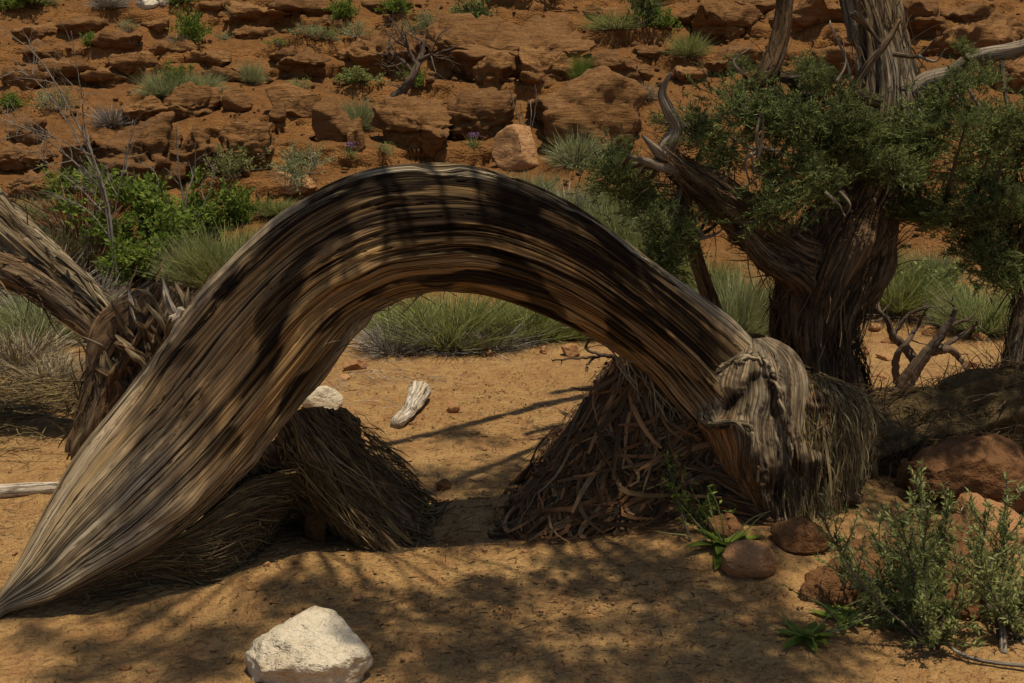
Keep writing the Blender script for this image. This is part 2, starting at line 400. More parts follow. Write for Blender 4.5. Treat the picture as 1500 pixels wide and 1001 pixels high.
def wloc(p):
    v = np.zeros(3)
    while p is not None: v += np.array(p.location); p = p.parent
    return v
def put(name, mb, mat, parent=None, org=None, smooth=True):
    """link an MB's shapes (world coordinates) as one mesh; origin at the parent or at org"""
    o = wloc(parent) if parent is not None else (np.zeros(3) if org is None else np.asarray(org, float))
    mb.V = [v - o for v in mb.V]
    return link(name, mb.mesh(name, smooth), mat, parent, (0, 0, 0) if parent is not None else o)

# ------------------------------------------------------------------ ground and hillside
def axis(parts):
    out = [np.array([parts[0][0]])]
    for a, b, n in parts: out.append(np.linspace(a, b, n+1)[1:])
    return np.concatenate(out)
xs = axis([(-70, -20, 16), (-20, -8, 60), (-8, -3.2, 110), (-3.2, 3.2, 270), (3.2, 8, 110), (8, 20, 60), (20, 70, 16)])
def sheet(name, ys, hill):
    X, Y = np.meshgrid(xs, ys); Z = height(X, Y)
    dx = np.zeros_like(X); dy = np.zeros_like(X)
    near = sst(7.8, 8.6, Y)
    if hill:
        Z = Z + near*(0.035*fbm(X*3, Y*3, Z*3, 3, 51) + 0.014*fbm(X*11, Y*11, Z*11, 2, 52))
        gz = np.gradient(Z, axis=0)/np.gradient(Y, axis=0)
        # undercut the ledges: lips lean out over the steep faces
        lip = sst(0.7, 1.6, gz)
        dy = -near*0.10*fbm(X*1.6, Y*1.6, Z*7, 3, 53)*lip*1.6
        dx = near*0.06*fbm(X*1.6+9, Y*1.6, Z*7, 2, 54)*lip
    else:
        fade = 1-sst(6.9, 7.5, Y)
        Z = Z + fade*(0.012*fbm(X*3.3, Y*3.3, 0, 3, 55) + 0.014*np.maximum(0, fbm(X*12, Y*12, 0, 3, 56)-0.08) - 0.012*np.maximum(0, fbm(X*7, Y*9, 4, 2, 57)-0.15))
    V = np.stack([X+dx, Y+dy, Z], -1).reshape(-1, 3)
    o = link(name, np_mesh(name, V, gridF(len(ys), len(xs))), MT['ground']); o['kind'] = 'structure'
    return o
sheet('ground', axis([(-40, 0, 14), (0, 2.0, 30), (2.0, 5.0, 150), (5.0, 7.8, 80)]), False)
sheet('hillside', axis([(7.8, 12, 145), (12, 17, 120), (17, 24, 60), (24, 60, 30)]), True)

# ------------------------------------------------------------------ the arched log
ORG = W(300, 840, 3.2)
ST = np.array([  # outer px, outer py, inner px, inner py, depth, tilt of the face
    (-60, 935, -50, 945, 2.90, .02), (-22, 905, -14, 915, 2.92, .03), (3, 870, 12, 897, 2.96, .05), (40, 808, 78, 880, 3.02, .10), (80, 735, 150, 846, 3.08, .14),
    (128, 660, 232, 800, 3.14, .15), (200, 578, 318, 728, 3.21, .15), (262, 505, 388, 652, 3.27, .14), (330, 420, 443, 578, 3.33, .12),
    (392, 350, 480, 515, 3.38, .09), (455, 296, 517, 474, 3.42, .07), (527, 260, 570, 443, 3.46, .06), (608, 246, 625, 426, 3.50, .05),
    (688, 249, 688, 422, 3.54, .05), (768, 274, 752, 437, 3.58, .05), (838, 309, 812, 461, 3.62, .05), (903, 351, 862, 490, 3.66, .05),
    (963, 394, 908, 522, 3.70, .05), (1018, 435, 948, 556, 3.74, .05), (1066, 474, 980, 596, 3.78, .05), (1098, 512, 1012, 630, 3.82, .05), (1112, 560, 1050, 655, 3.84, .03)])
n = 480; SS = spline(ST, n)
Po = np.array([W(a[0], a[1], a[4]+a[5]) for a in SS]); Pi = np.array([W(a[2], a[3], a[4]-a[5]) for a in SS])
C = (Po+Pi)/2; e1 = nrm(Po-Pi); a1 = np.linalg.norm(Po-Pi, axis=1)/2
Tn = nrm(np.gradient(C, axis=0)); e1 = nrm(e1 - Tn*(e1*Tn).sum(1, keepdims=True)); e2 = np.cross(e1, Tn)
if e2[n//2] @ np.array([0, -1, 0]) < 0: e2 = -e2
sL = np.concatenate([[0], np.cumsum(np.linalg.norm(np.diff(C, axis=0), axis=1))])
a1 = a1*np.interp(sL/sL[-1], [0, .25, .5, 1], [.95, .96, .97, .97])
b1 = a1*np.interp(sL/sL[-1], [0, .1, .2, .4, .7, 1], [.28, .30, .48, .74, .85, .85])
m = 430; ang = np.linspace(0, 2*np.pi, m+1) - math.pi/2   # cos->outer, sin->towards the viewer; seam at the back
A, U = np.meshgrid(ang, sL); q = U/sL[-1]
ca, sa = np.cos(A), np.sin(A)
sup = (np.abs(ca)**2.4 + np.abs(sa)**2.4)**(-1/2.4)
wv = 0.5*pn(U*1.3, ca*1.2, sa*1.2, 60)
rid = fbm(ca*11+wv, sa*11+wv, U*0.5, 3, 61, 0.65)
fin = pn(ca*25+wv*3, sa*25+wv*3, U*0.8, 62)
crk = sst(0.93, 1.0, 1-np.abs(pn(ca*9+wv*2, sa*9+wv*2, U*0.7, 63))*1.6)*sst(-0.1, 0.3, pn(ca*2, sa*2, U*1.6, 64)+0.15)
big = fbm(ca*1.3, sa*1.3, U*1.1, 3, 65)
chip = np.maximum(0, pn(ca*5, sa*5, U*6, 66)-0.28)*sst(0.2, 0.9, ca)
rip = np.sin(U*120 + 3*wv)*sst(0.16, 0.02, np.abs(q-0.10))*0.0009
knot = np.maximum(0, pn(ca*3.1, sa*3.1, U*4.5, 77)-0.36)*sst(0.95, 0.5, ca)
crk2 = sst(0.95, 1.0, 1-np.abs(pn(ca*16+wv*3, sa*16+wv*3, U*1.1, 78))*1.8)*sst(0.0, 0.25, pn(ca*4, sa*4, U*2.2, 79)+0.05)
disp = 0.0065*rid + 0.0045*fin - 0.020*crk - 0.017*crk2 + 0.06*knot + 0.026*big - 0.05*chip + rip
disp = disp*np.interp(q, [0, .10, .25, 1], [.12, .35, 1, 1])
V = C[:, None] + e1[:, None]*(ca*sup*a1[:, None] + ca*disp)[..., None] + e2[:, None]*(sa*sup*b1[:, None] + sa*disp)[..., None]
front = sst(-0.25, 0.35, sa)
# wood colours: heart-coloured belly, grey weathered back and foot, dark resin streaks, painted dapple shade
tone = np.clip(0.92*front*sst(0.98, 0.45, ca) + 0.3*fbm(ca*3, sa*3, U*0.9, 3, 67), 0, 1)
tone = tone*lerp(0.12, 1, sst(0.13, 0.40, q + 0.05*pn(ca*6, sa*6, U*2, 0, )))*lerp(1, 0.45, sst(0.82, 0.97, q))
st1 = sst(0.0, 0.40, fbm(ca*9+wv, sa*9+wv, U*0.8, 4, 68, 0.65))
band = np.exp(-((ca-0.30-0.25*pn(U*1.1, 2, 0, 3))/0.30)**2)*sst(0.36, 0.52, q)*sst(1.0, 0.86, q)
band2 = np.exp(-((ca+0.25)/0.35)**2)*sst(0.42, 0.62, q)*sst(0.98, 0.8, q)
dapple_shade = sst(0.05, 0.25, pn(ca*2.2, sa*2.2, U*4.2, 69)+0.12*fbm(ca*9, sa*9, U*3, 3, 80))*sst(0.24, 0.34, q)*sst(0.95, 0.8, q)  # dapple shade painted on the log as dark patches
char_shade = np.clip(1.5*band*(0.5+st1) + 1.1*band2*st1 + 1.0*dapple_shade*(0.75+st1) + 0.22*st1*sst(0.2, 0.35, q), 0, 1)*front
log_root = thing('arched_log', 'weathered juniper log bent into a tall arch over the sand, grained brown with dark streaks', 'log', ORG)
Vt = V.reshape(-1, 3) - ORG
uv = np.stack([U, A*0.19], -1).reshape(-1, 2)
link('trunk', np_mesh('trunk', Vt, gridF(n, m+1), uv, {'tone': tone, 'char_shade': char_shade}), MT['arch'], log_root, (0, 0, 0))

# burl: folded silver wood where the arch meets its root
def polyd(px, py, pts):
    pts = np.asarray(pts, float); best = np.full(px.shape, 1e9)
    for (x0, y0), (x1, y1) in zip(pts[:-1], pts[1:]):
        L2 = (x1-x0)**2+(y1-y0)**2; t = np.clip(((px-x0)*(x1-x0)+(py-y0)*(y1-y0))/L2, 0, 1)
        best = np.minimum(best, np.hypot(px-x0-t*(x1-x0), py-y0-t*(y1-y0)))
    return best
bs = np.array([(1098, 492, 24), (1096, 512, 66), (1096, 550, 86), (1098, 600, 84), (1108, 650, 74), (1114, 700, 50), (1122, 735, 26), (1130, 762, 8)], float)
nb, mb_ = 210, 210; BS = spline(bs, nb)
bd = np.interp(np.linspace(0, 1, nb), [0, .3, .7, 1], [3.82, 3.76, 3.68, 3.62])
Cb = np.array([W(a[0], a[1], d) for a, d in zip(BS, bd)]); rb = np.maximum(BS[:, 2], 3)*3.8/1500
ab = np.linspace(0, 2*np.pi, mb_+1) + math.pi/2
Ab, Ib = np.meshgrid(ab, np.arange(nb)); cb, sb = np.cos(Ab), np.sin(Ab)     # x = cos, towards the viewer = -sin
base = Cb[:, None] + np.stack([cb*rb[:, None], sb*rb[:, None]*0.8, 0*cb], -1)
bx_, by_ = unproj(base)
bx_ = bx_ + 5*fbm(bx_*0.03, by_*0.03, 0, 2, 70); by_ = by_ + 5*fbm(bx_*0.03+7, by_*0.03, 0, 2, 71)
r1 = polyd(bx_, by_, [(1012, 572), (1032, 600), (1040, 622), (1092, 622), (1106, 655), (1112, 700), (1132, 758)])
r2 = polyd(bx_, by_, [(1014, 570), (1050, 540), (1100, 518), (1122, 528), (1128, 560)])
r3 = polyd(bx_, by_, [(1122, 530), (1140, 560), (1152, 600), (1160, 650)])
cav = polyd(bx_, by_, [(1062, 596), (1085, 584), (1108, 560)])
slit = polyd(bx_, by_, [(1126, 552), (1131, 585), (1136, 612)])
pan = polyd(bx_, by_, [(1118, 610), (1135, 655)])
vis = sst(0.3, -0.3, sb)
rel = 0.024*np.exp(-(r1/7)**2) + 0.010*np.exp(-(r2/14)**2) + 0.010*np.exp(-(r3/6)**2) - 0.040*np.exp(-(cav/15)**2) - 0.010*np.exp(-(slit/4)**2) - 0.016*np.exp(-(pan/24)**2)
rough = np.exp(-(r1/18)**2) + np.exp(-(r2/20)**2) + 0.6*np.exp(-(r3/12)**2)
g = Ib/nb*1.0
fl = 0.5*pn(bx_*0.02, by_*0.02, 0, 72)
rel = rel*vis + (0.006+0.017*rough)*fbm(cb*8+fl*3+g*2, sb*8+fl*3, g*2.2, 4, 73, 0.62) + 0.0035*pn(cb*30+fl*8+g*6, sb*30+fl*8, g*3, 74)
Vb = base + np.stack([cb, sb, 0*cb], -1)*(rel*np.minimum(1, rb[:, None]/0.10))[..., None]
tb = np.clip(np.exp(-(polyd(bx_, by_, [(1042, 640), (1070, 690), (1095, 715)])/30)**2)*1.8 + 0.25*fbm(bx_*0.03, by_*0.02, 0, 2, 75), 0, 1)
cc = np.clip(0.9*np.exp(-(cav/11)**2) + np.exp(-(slit/5)**2) + 0.9*np.exp(-(polyd(bx_, by_, [(1140, 690), (1150, 730)])/16)**2) + 0.5*sst(0.1, 0.4, fbm(bx_*0.05, by_*0.012, 0, 3, 76)), 0, 1)  # dark streaks, plus shade painted into the cavity, slit and lower hollow
put_m = np_mesh('burl', Vb.reshape(-1, 3)-ORG, gridF(nb, mb_+1), np.stack([g*0.95+0.12*fl, Ab*0.2+0.10*g+0.05*fl], -1).reshape(-1, 2), {'tone': tb, 'char_shade': cc})
tag(link('burl', put_m, MT['burl'], log_root, (0, 0, 0)), 'folded silver and orange wood at the root end')
# torn edges of wood along the folds of the burl
rgb = np.random.default_rng(90)
folds = [[(1012, 572), (1032, 600), (1040, 622), (1092, 624), (1106, 655), (1112, 700), (1132, 756)], [(1014, 570), (1050, 542), (1100, 520), (1122, 530), (1128, 560)], [(1122, 530), (1140, 560), (1150, 600), (1156, 650), (1152, 700)]]
fx, fy = unproj(Vb); fx, fy = fx[sb < 0], fy[sb < 0]; VF = Vb[sb < 0]
def on_burl(x, y): return VF[((fx-x)**2+(fy-y)**2).argmin()]
for k in range(34):
    fo = np.array(folds[k % 3], float); t0 = rgb.uniform(0, 0.7); t1 = min(1, t0+rgb.uniform(0.25, 0.5)); pp = spline(fo, 60)[int(t0*59):int(t1*59)+2] + rgb.normal(size=2)*6
    P3 = np.array([on_burl(x, y) for x, y in pp[::max(1, len(pp)//6)]])
    if len(P3) < 3: continue
    P3 = P3 + rgb.normal(size=P3.shape)*0.004; pa = spline(P3, 26); w0 = rgb.uniform(0.004, 0.011)
    e_ = MB(); e_.add(*tube(pa, w0*np.interp(np.linspace(0, 1, 26), [0, .2, .7, 1], [.2, 1, .9, .1])*rgb.uniform(.8, 1.2, 26), 9, barkdisp(0.6, 2, 8, 500+k))); put('torn_edge', e_, MT['log' if k % 2 else 'bark'], log_root)
# frayed wood fibres fanning down from the log's right end, loose threads along the inner edge
rng = np.random.default_rng(3)
fm = MB()
for i in range(46):
    t = rng.uniform(0, 1); p0 = W(lerp(905, 1010, t), lerp(528, 628, t)-rng.uniform(0, 35), 3.66+0.08*t)
    p0 = p0 + rng.normal(size=3)*0.012
    d = np.array([rng.normal(0.25, 0.25), -0.12, -1.0]); L = rng.uniform(0.07, 0.26)
    pa, ra = limb(rng, p0, d, L, rng.uniform(0.003, 0.010), 7, 0.16, -0.02, 0.2)
    fm.add(*tube(pa, ra, 5, flat=0.6))
for i in range(40):
    k = int(n*rng.uniform(0.40, 0.86)); p0 = C[k] - e1[k]*a1[k]*0.985 + e2[k]*b1[k]*rng.uniform(-.2, .5)
    pa, ra = limb(rng, p0, Tn[k]*rng.choice([-1, 1]) - e1[k]*0.25, rng.uniform(0.06, 0.2), 0.0025, 7, 0.2, -0.03, 0.4)
    fm.add(*tube(pa, ra, 4))
put('frayed_fibres', fm, MT['log'], log_root)['kind'] = 'stuff'

# ------------------------------------------------------------------ shaggy bark mounds
def skirt_surface(top, bot, bulge, out):
    top = spline(top, 60); bot = spline(bot, 60); th = np.linspace(0, 1, 60)
    ctr = (top.mean(0)+bot.mean(0))/2
    def f(t, s):
        a = np.stack([np.interp(t, th, top[:, k]) for k in range(3)], -1)
        b = np.stack([np.interp(t, th, bot[:, k]) for k in range(3)], -1)
        o = nrm((a+b)/2 - ctr - np.array([0, 0.25, 0])); s_ = np.asarray(s)[..., None]
        sag = np.sin(np.pi*np.clip(s_, 0, 1))
        return a*(1-s_) + b*s_ + (o*out + np.array([0, 0, bulge]))*sag, nrm(o + np.array([0, -0.2, 0.45]))
    return f
def skirt(parent, f, seed, n, mat, strip_mats, w=(0.003, 0.012), ls=(0.15, 0.5), lift=0.02, wander=0.10, singles=0, body='bark_mound', amp=0.03, slant=0.0):
    rng = np.random.default_rng(seed)
    T, Sg = np.meshgrid(np.linspace(0, 1, 110), np.linspace(-0.03, 1.05, 70), indexing='ij')
    P, N = f(T, Sg)
    P = P + N*(amp*fbm(P[..., 0]*7, P[..., 1]*7, P[..., 2]*7, 4, seed) - 0.02 + 0.35*amp*pn(T*90, Sg*3, 0, seed+1))[..., None]
    mb = MB(); mb.add(P.reshape(-1, 3), gridF(110, 70), np.stack([Sg*0.5, T*0.9], -1).reshape(-1, 2)); put(body, mb, mat, parent)
    K = 8
    def strips(n, w, ls, lift, mb):
        t0 = rng.uniform(0, 1, n); s0 = rng.uniform(-0.05, 0.95, n)**0.9; ln = rng.uniform(*ls, n); k1 = rng.normal(0, wander, n) + slant; k2 = rng.normal(0, wander*0.9, n); ph = rng.uniform(0, 6, n)
        li = np.abs(rng.normal(0, lift, n)); ww = rng.uniform(*w, n)
        u = np.linspace(0, 1, K)[None]
        s = np.minimum(s0[:, None] + ln[:, None]*u, 1.0 + 0.16*rng.uniform(0, 1, (n, 1))**2); t = np.clip(t0[:, None] + k1[:, None]*u + k2[:, None]*np.sin(u*4+ph[:, None])*0.3, 0, 1)
        P, N = f(t, s)
        h = (li[:, None]*(0.3+1.2*u*rng.uniform(0.2, 1, n)[:, None]) + 0.006*np.sin(u*7+ph[:, None]))
        P = P + N*h[..., None]; P[..., 2] = np.maximum(P[..., 2], height(P[..., 0], P[..., 1])+0.004)
        Tg = nrm(np.gradient(P, axis=1)); ax = nrm(N + 0.42*rng.normal(size=(n, 1, 3)))
        sd = nrm(np.cross(Tg, ax))*(ww[:, None]*(0.35+0.65*np.sin(np.pi*np.clip(u*0.9+0.08, 0, 1)))/2)[..., None]
        V = np.stack([P-sd, P+sd], 2).reshape(-1, 3)
        b = np.arange(n)[:, None]*(2*K); k = np.arange(K-1)[None]*2
        F = np.stack([b+k, b+k+1, b+k+3, b+k+2], -1).reshape(-1, 4)
        uv = np.stack([np.repeat((u*ln[:, None])[..., None], 2, 2), np.broadcast_to(np.array([0, 0.01]), (n, K, 2))], -1).reshape(-1, 2)
        mb.add(V, F, uv)
    for i, sm in enumerate(strip_mats):
        mb = MB(); strips(n//len(strip_mats), w, ls, lift, mb)
        put('bark_fibres', mb, MT[sm], parent)['kind'] = 'stuff'
    for i in range(singles):
        mb = MB(); strips(1, (0.012, 0.024), (0.25, 0.5), 0.03, mb); put('bark_strip', mb, MT[strip_mats[0]], parent)

def GZ(px, py, dz=-0.01): p = G(px, py); p[2] += dz; return p
def at(px, py, Y): return W(px, py, Y)

# right mound, under the log's root end
r = thing('bark_mound', 'dark heap of loose red-brown bark strips under the root end of the arched log', 'bark heap', GZ(910, 770))
f = skirt_surface([at(905, 520, 4.02), at(915, 530, 3.90), at(945, 535, 3.80), at(985, 590, 3.74), at(1030, 610, 3.72), at(1060, 640, 3.72)],
                  [GZ(830, 640), GZ(752, 752), GZ(790, 784), GZ(880, 778), GZ(980, 760), GZ(1120, 765)], -0.03, 0.0)
skirt(r, f, 11, 2300, MT['bark'], ['strip_red', 'strip_dark'], (0.004, 0.022), (0.10, 0.5), 0.034, 0.15, 90, amp=0.09)
# left mound, under the log's lower leg: a curtain of stringy bark and a matted foot
r = thing('bark_mound', 'stringy olive-brown bark curtain hanging under the lower leg of the arched log', 'bark heap', GZ(470, 790))
f = skirt_surface([at(520, 600, 3.62), at(455, 602, 3.50), at(425, 618, 3.33), at(390, 660, 3.22), at(345, 705, 3.17), at(300, 745, 3.14)],
                  [GZ(640, 740), GZ(606, 797), GZ(540, 806), GZ(470, 770), GZ(400, 775), GZ(330, 800)], -0.02, 0.0)
skirt(r, f, 12, 2400, MT['bark'], ['strip_olive', 'strip_dark'], (0.0015, 0.007), (0.15, 0.6), 0.024, 0.075, 16, slant=-0.03, amp=0.06)
r = thing('bark_mound', 'low mat of greenish-brown bark fibre half buried in sand along the log foot', 'bark heap', GZ(300, 830))
f = skirt_surface([at(420, 690, 3.18), at(360, 706, 3.14), at(300, 755, 3.10), at(230, 805, 3.06), at(150, 850, 3.02)],
                  [GZ(398, 790), GZ(372, 815), GZ(310, 850), GZ(240, 852), GZ(120, 885)], 0.045, 0.03)
skirt(r, f, 13, 2600, MT['bark'], ['strip_olive', 'strip_dark'], (0.0015, 0.005), (0.08, 0.3), 0.022, 0.12, 0, slant=-0.2, amp=0.05)

# straw-coloured dome of bark fibre beside the burl
r = thing('bark_dome', 'rounded dome of yellow-brown combed bark fibre beside the twisted burl', 'bark heap', GZ(1220, 760))
f = skirt_surface([at(1100, 530, 3.98), at(1138, 528, 3.96), at(1172, 536, 3.98), at(1192, 552, 4.02), at(1205, 575, 4.1)],
                  [GZ(1120, 748), GZ(1160, 762), GZ(1212, 755), GZ(1246, 732), GZ(1256, 700)], 0.17, 0.11)
skirt(r, f, 14, 6400, MT['bark'], ['strip_gold', 'strip_olive', 'strip_dark'], (0.001, 0.005), (0.05, 0.3), 0.018, 0.05, 10, amp=0.11)
# shaggy fallen trunk running to the right
def shaggy_log(root, name, P, rad, seed, n, sm, seg=72, ns=90, amp=0.16, fr=4, w=(0.003, 0.012), tan=1.0, lift=0.03, mat='bark'):
    rng = np.random.default_rng(seed); path = spline(P, ns); rr = np.interp(np.linspace(0, 1, ns), np.linspace(0, 1, len(rad)), rad)
    mb = MB(); mb.add(*tube(path, rr, seg, barkdisp(amp, fr, 2.5, seed, 0.08))); put(name, mb, MT[mat], root)
    if n:
        T, N, B = frames(path); i = rng.integers(1, ns-1, n); a = rng.uniform(0, 2*np.pi, n)
        o = N[i]*np.cos(a)[:, None] + B[i]*np.sin(a)[:, None]
        base = path[i] + o*(rr[i]*rng.uniform(0.95, 1.08, n))[:, None]
        D = T[i]*np.sign(rng.normal(0.0, 1, n))[:, None]*tan + o*np.abs(rng.normal(0, 0.22, n))[:, None] + rng.normal(size=(n, 3))*0.25
        mb = MB(); mb.add(*ribbons(base, D, rng.uniform(0.06, 0.26, n), rng.uniform(*w, n), -o*0.12+np.array([0, 0, -0.18]), 5, rng, 0.3, 0.06))
        put('bark_fibres', mb, MT[sm], root)['kind'] = 'stuff'
r = thing('fallen_log', 'dark shaggy fallen trunk lying behind the red boulder, joining the bark dome', 'log', at(1330, 690, 4.3))
shaggy_log(r, 'trunk', [at(1215, 690, 4.12), at(1260, 660, 4.22), at(1320, 645, 4.30), at(1380, 640, 4.32), at(1450, 610, 4.35), at(1540, 600, 4.4), at(1680, 640, 4.5), at(1840, 690, 4.6)], [0.16, 0.20, 0.20, 0.19, 0.20, 0.18, 0.13, 0.03], 15, 4200, 'strip_dark', w=(0.002, 0.006), amp=0.30, fr=2.6, tan=0.4, mat='moss', seg=110, ns=140)
r = thing('leaning_juniper', 'shaggy brown juniper trunk cut by the photo edge behind the fallen trunk', 'tree', at(1490, 640, 4.5))
shaggy_log(r, 'trunk', [at(1478, 690, 4.5), at(1490, 600, 4.52), at(1502, 520, 4.55), at(1512, 450, 4.6), at(1520, 390, 4.65), at(1530, 250, 4.7), at(1560, 60, 4.8), at(1570, -150, 4.9)], [0.16, 0.10, 0.085, 0.08, 0.08, 0.075, 0.07, 0.05], 16, 900, 'strip_dark', w=(0.002, 0.008), amp=0.12)
mb = MB(); rng = np.random.default_rng(161)
for k in range(70):
    t = rng.uniform(0, 1); p0 = at(lerp(1500, 1400, t)+rng.normal()*8, lerp(560, 600, t), 4.33)
    pa, ra = limb(rng, p0, (-0.8, -0.15, -0.35), rng.uniform(0.15, 0.4), rng.uniform(0.003, 0.009), 8, 0.12, -0.03, 0.3); mb.add(*tube(pa, ra, 4, flat=0.6))
put('root_strands', mb, MT['bark'], r)['kind'] = 'stuff'

# ------------------------------------------------------------------ broken stump and log on the left
r = thing('broken_log', 'split dry log leaning down from the photo edge onto the splintered stump', 'log', at(60, 480, 4.75))
P = [at(-140, 215, 4.95), at(-40, 300, 4.9), at(30, 362, 4.85), at(95, 418, 4.8), at(152, 468, 4.75)]
shaggy_log(r, 'trunk', P, [0.135, 0.13, 0.115, 0.10, 0.06], 21, 200, 'strip_dark', 130, 160, 0.38, 3, mat='log')
shaggy_log(r, 'broken_limb', [at(-60, 380, 4.75), at(10, 395, 4.72), at(70, 425, 4.7), at(135, 480, 4.68), at(170, 520, 4.66)], [0.07, 0.075, 0.07, 0.06, 0.045], 22, 260, 'strip_dark', 48, 70, 0.25, 3, mat='bark')
rng = np.random.default_rng(23)
for k in range(9):
    t = rng.uniform(0, 1); p0 = at(lerp(20, 150, t), lerp(322, 455, t)+rng.uniform(-25, 25), 4.70)
    mb = MB(); d = nrm(at(160, 470, 4.66)-at(20, 330, 4.7)); pa, ra = limb(rng, p0, d+rng.normal(size=3)*0.08, rng.uniform(0.12, 0.32), rng.uniform(0.010, 0.026), 8, 0.04, 0, 0.15)
    mb.add(*tube(pa, ra, 10, barkdisp(0.25, 3, 3, k), 0.45)); put('splinter', mb, MT['log'], r)

r = thing('splintered_stump', 'torn splintered juniper stump with jagged pale wood behind the arched log', 'stump', GZ(205, 655))
zb = GZ(205, 655)[1]
shaggy_log(r, 'stump_body', [at(165, 672, zb-0.05), at(180, 610, zb-0.05), at(200, 545, zb), at(235, 475, zb+0.02), at(255, 425, zb+0.05)], [0.19, 0.20, 0.21, 0.17, 0.11], 24, 420, 'strip_dark', 130, 130, 0.42, 3, mat='bark')
spl = [((225, 505), (178, 402), .030), ((240, 470), (190, 412), .022), ((250, 500), (200, 425), .026), ((262, 470), (232, 392), .034), ((280, 470), (250, 398), .040),
       ((290, 480), (272, 405), .045), ((300, 470), (292, 430), .030), ((265, 520), (268, 450), .028), ((250, 540), (262, 455), .024), ((285, 510), (262, 470), .020),
       ((165, 520), (118, 492), .012), ((190, 540), (128, 508), .020), ((200, 575), (150, 500), .035), ((240, 600), (170, 480), .030), ((252, 590), (195, 455), .026), ((180, 600), (140, 540), .030),
       ((170, 630), (100, 594), .010), ((170, 640), (128, 612), .030), ((190, 620), (150, 560), .040), ((255, 620), (205, 520), .024)]
rng = np.random.default_rng(25)
for k, (a, b, w_) in enumerate(spl):
    p0 = at(*a, zb-0.10-0.1*rng.uniform()); p1 = at(*b, zb-0.12-0.15*rng.uniform()); mid = (p0+p1)/2 + rng.normal(size=3)*0.02
    pa = spline([p0, mid, p1], 24); pa = p0 + (pa-p0)*(0.8 if k < 10 else 1.0); ra = w_*(0.75 if k < 12 else 1.35)*np.interp(np.linspace(0, 1, 24), [0, .3, .7, .9, 1], [1.1, 1, .8, .35, .05])
    mb = MB(); mb.add(*tube(pa, ra, 20, barkdisp(0.75, 2.4, 7, 40+k), 0.5)); put('splinter', mb, MT['log' if k % 3 else 'chip'] if k < 12 else MT['bark' if k % 2 else 'log'], r)
# torn rim: slivers of unequal length standing round the broken end
ctr = at(228, 478, zb-0.06); ax_ = nrm(np.array([-0.18, -0.25, 1.0])); e_a = nrm(np.cross(ax_, [0, 1, 0])); e_b = np.cross(ax_, e_a)
for k in range(64):
    a = 2*np.pi*k/64*1.0 + rng.normal()*0.06; ring = 0.17*rng.uniform(0.45, 1.05)
    p0 = ctr + e_a*math.cos(a)*ring + e_b*math.sin(a)*ring - ax_*0.12 + np.array([0.10, 0, 0.02])*math.cos(a)
    L = 0.10 + 0.22*rng.uniform()**1.7 + 0.06*math.sin(a*2+1); d = ax_ + 0.35*(e_a*math.cos(a)+e_b*math.sin(a))*rng.uniform(-0.2, 1) + rng.normal(size=3)*0.10
    pa, ra = limb(rng, p0, d, L, rng.uniform(0.016, 0.042), 12, 0.09, 0, 0.6); ra = ra*np.interp(np.linspace(0, 1, 13), [0, .6, .85, 1], [1, 1, .75, rng.uniform(.1, .6)])*rng.uniform(0.75, 1.2, 13)
    mb = MB(); mb.add(*tube(pa, ra, 12, barkdisp(0.8, 2.2, 8, 400+k), rng.uniform(0.3, 0.6))); put('splinter', mb, MT[['log', 'bark', 'log', 'bark', 'chip' if math.cos(a) > 0.3 else 'log'][k % 5]], r)
# swirl of pale gnarled wood on the stump
for k, q_ in enumerate([[(268, 452), (262, 470), (255, 485), (246, 508)], [(252, 470), (262, 462), (270, 452)], [(282, 462), (272, 478), (262, 492), (250, 500)]]):
    pa = spline([at(x, y, zb-0.22) for x, y in q_], 30); mb = MB(); mb.add(*tube(pa, np.linspace(0.02, 0.012, 30), 16, barkdisp(0.4, 2.5, 6, 60+k))); put('gnarl', mb, MT['chip'], r)

# litter of bark around the stump
def litter(name, label, cat, seeds, n, poly, mat, L=(0.04, 0.16), w=(0.002, 0.006), z=0.02):
    rng = np.random.default_rng(seeds); (x0, x1), (y0, y1) = poly
    P = []
    cx, cy, sx, sy = (x0+x1)/2, (y0+y1)/2, (x1-x0)/2, (y1-y0)/2
    X = cx + sx*np.clip(rng.normal(0, 0.5, n), -1.2, 1.2); Y = cy + sy*np.clip(rng.normal(0, 0.5, n), -1.2, 1.2)
    B = np.stack([X, Y, height(X, Y) + np.abs(rng.normal(0, z, n)) + 0.004], 1)
    D = rdir(rng, n, -0.12, 0.25); LL = rng.uniform(*L, n)
    mb = MB(); mb.add(*ribbons(B, D, LL, rng.uniform(*w, n), rng.normal(size=(n, 3))*0.25*np.array([1, 1, 0.2]), 4, rng, 0.4))
    o = put(name, mb, MT[mat]); tag(o, label, cat, kind='stuff'); return o
def gbox(px0, py0, px1, py1):
    a, b = G(px0, py0), G(px1, py1); return ((min(a[0], b[0]), max(a[0], b[0])), (min(a[1], b[1]), max(a[1], b[1])))
litter('bark_litter', 'tangle of shed bark fibre on the sand by the stump', 'litter', 26, 5200, gbox(-40, 550, 170, 665), 'strip_olive', z=0.05)
litter('dry_grass_litter', 'flattened dry grass stems behind the bark litter', 'litter', 27, 900, gbox(-20, 500, 160, 590), 'straw', (0.06, 0.2), (0.002, 0.004), 0.05)
litter('twig_litter', 'scattered dark twig bits and bark on the sand under the arch', 'litter', 28, 260, gbox(560, 700, 900, 830), 'strip_dark', (0.02, 0.08), (0.002, 0.005), 0.004)
litter('needle_litter', 'dark scraps of bark and needles on sand by the left edge', 'litter', 29, 380, gbox(-20, 670, 130, 850), 'strip_dark', (0.015, 0.06), (0.002, 0.004), 0.006)
litter('straw_litter', 'pale broken stems lying on sand behind the arch', 'litter', 30, 140, gbox(470, 520, 640, 620), 'greystem', (0.04, 0.2), (0.002, 0.005), 0.008)
